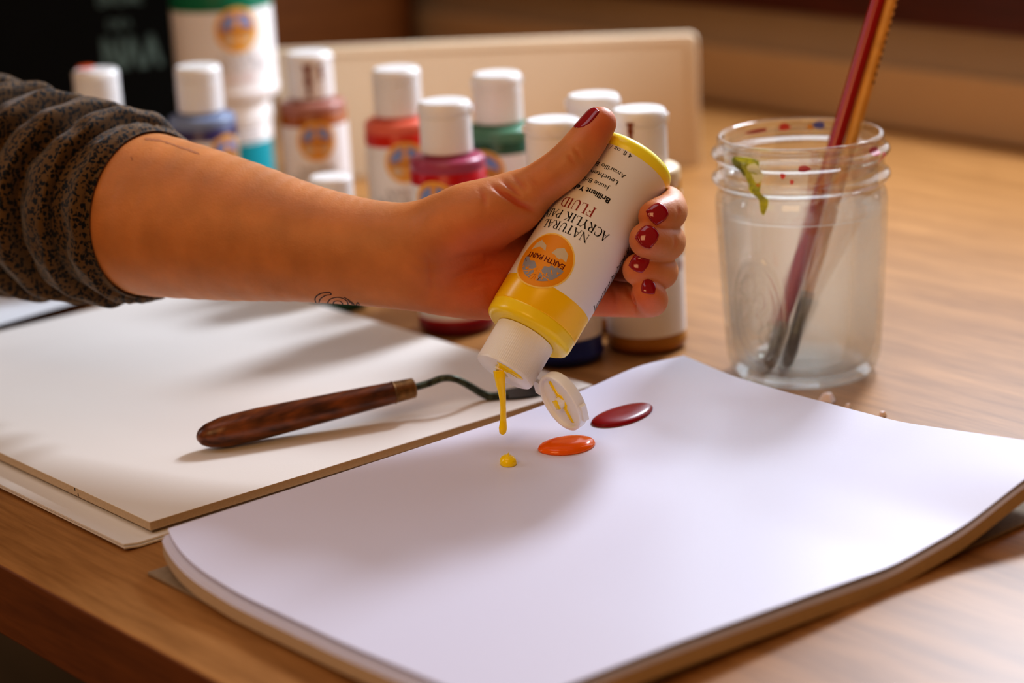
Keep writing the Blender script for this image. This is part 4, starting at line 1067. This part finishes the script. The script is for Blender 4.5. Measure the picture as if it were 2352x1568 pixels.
# nails
def nail(center, nrm, ldir, hl, hw, label_=None):
    nrm = nrm/np.linalg.norm(nrm); ldir = ldir-nrm*(ldir@nrm); ldir /= np.linalg.norm(ldir); wd = np.cross(nrm, ldir)
    nu, nv = 22, 16; vs = []; ok = []
    for i in range(nu+1):
        for j in range(nv+1):
            a, b = 2*i/nu-1, 2*j/nv-1
            # rounded base, squarer tip: map square to rounded outline
            k = .42 if a < 0 else .34
            aa = a*math.sqrt(1-k*b*b); bb = b*math.sqrt(1-(k if a < 0 else .22)*a*a)
            P = center+ldir*aa*hl+wd*bb*hw
            h = tree.ray_cast(Vector(P+nrm*2.6), Vector(-nrm), 9)
            if h[0] is None: q, d_ = nearest(P); Q = q
            else: Q = A(h[0])
            flat = P+nrm*(.15-1.0*bb*bb*hw/4.5-.35*max(0, a)**2)
            zQ = (Q-P)@nrm; zF = (flat-P)@nrm
            if abs(zQ) > 2.: zQ = zF
            z = max(zQ, .55*zQ+.45*zF)+.42*(1-max(abs(a), abs(b))**8)-.10
            vs.append(P+nrm*z)
    fs = [(i*(nv+1)+j, (i+1)*(nv+1)+j, (i+1)*(nv+1)+j+1, i*(nv+1)+j+1) for i in range(nu) for j in range(nv)]
    v = [tuple(toW(p)-org) for p in vs]
    o = obj('fingernail', (v, fs), M_nail, person, ang=0)
    s_ = o.modifiers.new('t', 'SOLIDIFY'); s_.thickness = .0004; s_.offset = -1
    o['label'] = 'fingernail with dark red polish'
    return o
def imgdir(dx, dy): return A([dx, -dy, 0.])
for (px, py), (tx, ty, tz), (nx, ny, nz), hl, hw in (((1512, 488), (-.75, .55, .5), (.25, .25, 1), 4.7, 4.4), ((1488, 541), (-.6, .75, .45), (.15, .25, 1), 5.0, 4.6),
                                                   ((1470, 602), (-.55, .8, .3), (.1, .2, 1), 4.5, 4.0), ((1491, 657), (-.1, .9, .4), (.25, .45, 1), 3.6, 3.3)):
    c_, n_ = hit(px, py)
    if c_ is None: continue
    nn = .45*smooth_n(c_)+.55*A([nx, ny, nz])/np.linalg.norm([nx, ny, nz])
    nail(c_, nn, A([tx, -ty, tz]), hl, hw)
tipc, ipc = TH[-1][0], TH[3][0]; td = (tipc-ipc)/np.linalg.norm(tipc-ipc)
nrm = A([-.70, .44, .56]); nrm -= td*(nrm@td); nrm /= np.linalg.norm(nrm)
pc = TH[-1][0]*.58+TH[-2][0]*.42
c_ = A(tree.ray_cast(Vector(pc+nrm*14), Vector(-nrm))[0])
nail(c_, nrm, td, 6.8, 4.6)
# tattoos
def tattoo(lines, wmm, mat_):
    mb = MB()
    for pl in lines:
        pl = spline([(a, b, 0) for a, b in pl], max(8, 6*len(pl)))[:, :2]; pts = []; nr = []
        for px, py in pl:
            c, n = hit(px, py)
            if c is None: continue
            pts.append(c+A(n)*.10); nr.append(A(n))
        if len(pts) < 3: continue
        pts = A(pts); t = np.gradient(pts, axis=0); t /= np.linalg.norm(t, axis=1)[:, None]+1e-9
        sd2 = np.cross(t, A(nr)); sd2 /= np.linalg.norm(sd2, axis=1)[:, None]+1e-9
        vs = []
        for p, s_ in zip(pts, sd2): vs += [tuple(toW(p+s_*wmm/2)-org), tuple(toW(p-s_*wmm/2)-org)]
        mb.add((vs, [(2*k, 2*k+1, 2*k+3, 2*k+2) for k in range(len(pts)-1)]))
    o = obj('tattoo', mb.vf(), mat_, person, ang=0); return o
def spiral(cx, cy, r0, r1, turns, a0, sy=.62): return [(cx+(r0+(r1-r0)*k/40)*math.cos(a0+turns*2*math.pi*k/40), cy+sy*(r0+(r1-r0)*k/40)*math.sin(a0+turns*2*math.pi*k/40)) for k in range(41)]
o = tattoo([spiral(773, 697, 3, 27, 1.9, 1.), [(726, 696), (724, 684), (736, 674), (756, 671), (760, 676), (748, 678), (736, 686), (732, 697)], [(800, 690), (812, 700), (826, 706), (822, 694), (816, 706)], [(790, 682), (806, 692), (818, 704)]], .55, M_ink)
o['label'] = 'spiral line tattoo near the wrist'
M_ink2 = mat('faded_tattoo_ink', (176, 118, 84), .6, .2)
r5 = np.random.default_rng(5); bl_ = spline([(332, 319, 0), (368, 323, 0), (410, 337, 0), (452, 351, 0)], 30)[:, :2]
o = tattoo([[(x, y+r5.uniform(-3, -1)), (x+3, y+1), (x+5, y+r5.uniform(2, 4))] for x, y in bl_]+[[(300, 360), (303, 364), (304, 368)]], .7, M_ink2)
o['label'] = 'faint line tattoo near the sleeve'
# sleeve
c0_ = Jt(330, 484, -60); dr = Jt(120, 450, -98)-c0_; dr /= np.linalg.norm(dr); c0_ = c0_-dr*7.
e1 = A([0, 1., 0]); e1 -= dr*(e1@dr); e1 /= np.linalg.norm(e1); e2 = np.cross(dr, e1)
NT, NA = 200, 200; vs = []; TL = 188.
th_ = 2*np.pi*np.arange(NA)/NA
r3 = np.random.default_rng(2); ph = r3.uniform(0, 6, 8)
rows = []
for k in range(NT+1):
    t = TL*k/NT
    r_ = 39.0+.085*t
    wob = 3.5*np.sin(th_+ph[0])+1.6*np.sin(2*th_+ph[1])+.8*np.sin(5*th_+ph[2])
    u = (t+wob)/25.+.12
    ridge = np.abs(np.sin(np.pi*u))**.8
    big = np.exp(-((t-30-wob)/11)**2)*1.6
    small = .5*np.sin(9*th_+t*.12+ph[3])+.45*np.sin(14*th_-t*.22+ph[4])+.35*np.sin(t*.7+4*th_+ph[5])
    lean = 9.5*ridge**1.5*min(1, t/14)
    rr_ = r_+ridge*10.5*min(1, .35+t/16)-4.0+small*min(1, t/10)
    rr_ = np.maximum(rr_, 37.6+.04*t)
    rows.append((t-lean, rr_))
lip = [(9., np.full(NA, 36.2)), (3., np.full(NA, 37.0)), (.4, np.full(NA, 37.6)), (-.5, np.full(NA, 38.4))]
allr = lip+rows
RD = e1[None, :]*np.cos(th_)[:, None]+e2[None, :]*np.sin(th_)[:, None]
for k, (t, rr_) in enumerate(allr):
    tt_ = np.broadcast_to(t, (NA,)); rr_ = np.array(rr_, float); t0 = float(np.mean(tt_))
    for _ in range(4):      # the cloth hugs the arm at the cuff and never sinks into it
        Pv = c0_[None, :]+dr[None, :]*tt_[:, None]+RD*rr_[:, None]
        inside = (Pv[:, 0] > lo_[0]+2)
        s_ = sample(Pv); want = (-.6, .2, .8, 1.2)[k] if k < 4 else 1.5
        if k < 4: rr_ = np.where(inside, rr_+np.clip(want-s_, -6, 6), rr_)
        else:
            cap_ = 1.8+max(0., t0)*.55
            rr_ = np.where(inside & (s_ < want), rr_+(want-s_), rr_)
            if t0 < 16: rr_ = np.where(inside & (s_ > cap_), rr_-(s_-cap_)*.8, rr_)
    Pv = c0_[None, :]+dr[None, :]*tt_[:, None]+RD*rr_[:, None]
    vs += [tuple(toW(p)-org) for p in Pv]
fs = [(k*NA+i, k*NA+(i+1) % NA, (k+1)*NA+(i+1) % NA, (k+1)*NA+i) for k in range(len(allr)-1) for i in range(NA)]
fs.append([(len(allr)-1)*NA+i for i in range(NA)])
obj('sleeve', (vs, fs), M_leo, person, ang=0)['label'] = 'pushed up sleeve in a small dark leopard print'


# ------------------------------------------------------------------ light, world, camera
def area(name, loc, target, sx, sy, power, rgb, spread=180):
    l = bpy.data.lights.new(name, 'AREA'); l.shape = 'RECTANGLE'; l.size = sx; l.size_y = sy; l.energy = power; l.color = rgb; l.spread = math.radians(spread)
    o = bpy.data.objects.new(name, l); COL.objects.link(o); o.location = loc
    o.rotation_euler = (Vector(target)-Vector(loc)).to_track_quat('-Z', 'Y').to_euler(); return o
area('window_light', (XW+.06, (WY0+WY1)/2, (WZ0+WZ1)/2), (0, (WY0+WY1)/2, (WZ0+WZ1)/2), WZ1-WZ0, WY1-WY0, 5.6, (.70, .83, 1.0))
area('window_glow', (XW+.05, 1.0, .62), (.5, .85, .03), .13, .17, 9., (.80, .88, 1.0))
area('room_lamp', (-.55, .05, 1.0), (.5, .9, .1), .7, .7, 6.2, (1., .61, .29))
area('ceiling_bounce_fill', (.45, .95, 1.9), (.5, .95, 0), 1.1, 1.1, 5., (.86, .91, 1.0))  # added overhead fill standing in for ceiling bounce, no lamp hangs here
area('far_window', (-.5, 2.3, 1.0), (.5, 1.1, .05), .7, .9, 12.5, (.78, .88, 1.))
sp_ = bpy.data.lights.new('board_fill_spot', 'SPOT'); sp_.energy = 42.; sp_.color = (.84, .9, 1.); sp_.spot_size = math.radians(17); sp_.spot_blend = 1.; sp_.shadow_soft_size = .05  # added spot that lightens the left end of the cream board
so_ = bpy.data.objects.new('board_fill_spot', sp_); COL.objects.link(so_); so_.location = (XW+.02, .56, .55); so_.rotation_euler = (Vector((.965, 1.31, .055))-Vector(so_.location)).to_track_quat('-Z', 'Y').to_euler()
wd = bpy.data.worlds.new('world'); bpy.context.scene.world = wd; wd.use_nodes = True
bg = wd.node_tree.nodes['Background']; bg.inputs['Color'].default_value = (1., .56, .23, 1); bg.inputs['Strength'].default_value = .19

cam = bpy.data.cameras.new('camera'); cam.sensor_width = 36; cam.lens = FPX*36/2352; cam.clip_start = .01
cam.dof.use_dof = True; cam.dof.focus_distance = .997; cam.dof.aperture_fstop = 4.6; cam.dof.aperture_blades = 9
co_ = bpy.data.objects.new('camera', cam); COL.objects.link(co_)
B_ = -FW
co_.matrix_world = Matrix(((RT[0], UP[0], B_[0], CAM[0]), (RT[1], UP[1], B_[1], CAM[1]), (RT[2], UP[2], B_[2], CAM[2]), (0, 0, 0, 1)))
sc = bpy.context.scene; sc.camera = co_
sc.view_settings.view_transform = 'Standard'; sc.view_settings.look = 'Medium High Contrast'; sc.view_settings.exposure = 0.
sc.cycles.use_denoising = True; sc.cycles.max_bounces = 10; sc.cycles.transmission_bounces = 10; sc.cycles.caustics_refractive = True; sc.cycles.caustics_reflective = False
sc.cycles.sample_clamp_indirect = 20.; sc.cycles.blur_glossy = 1.
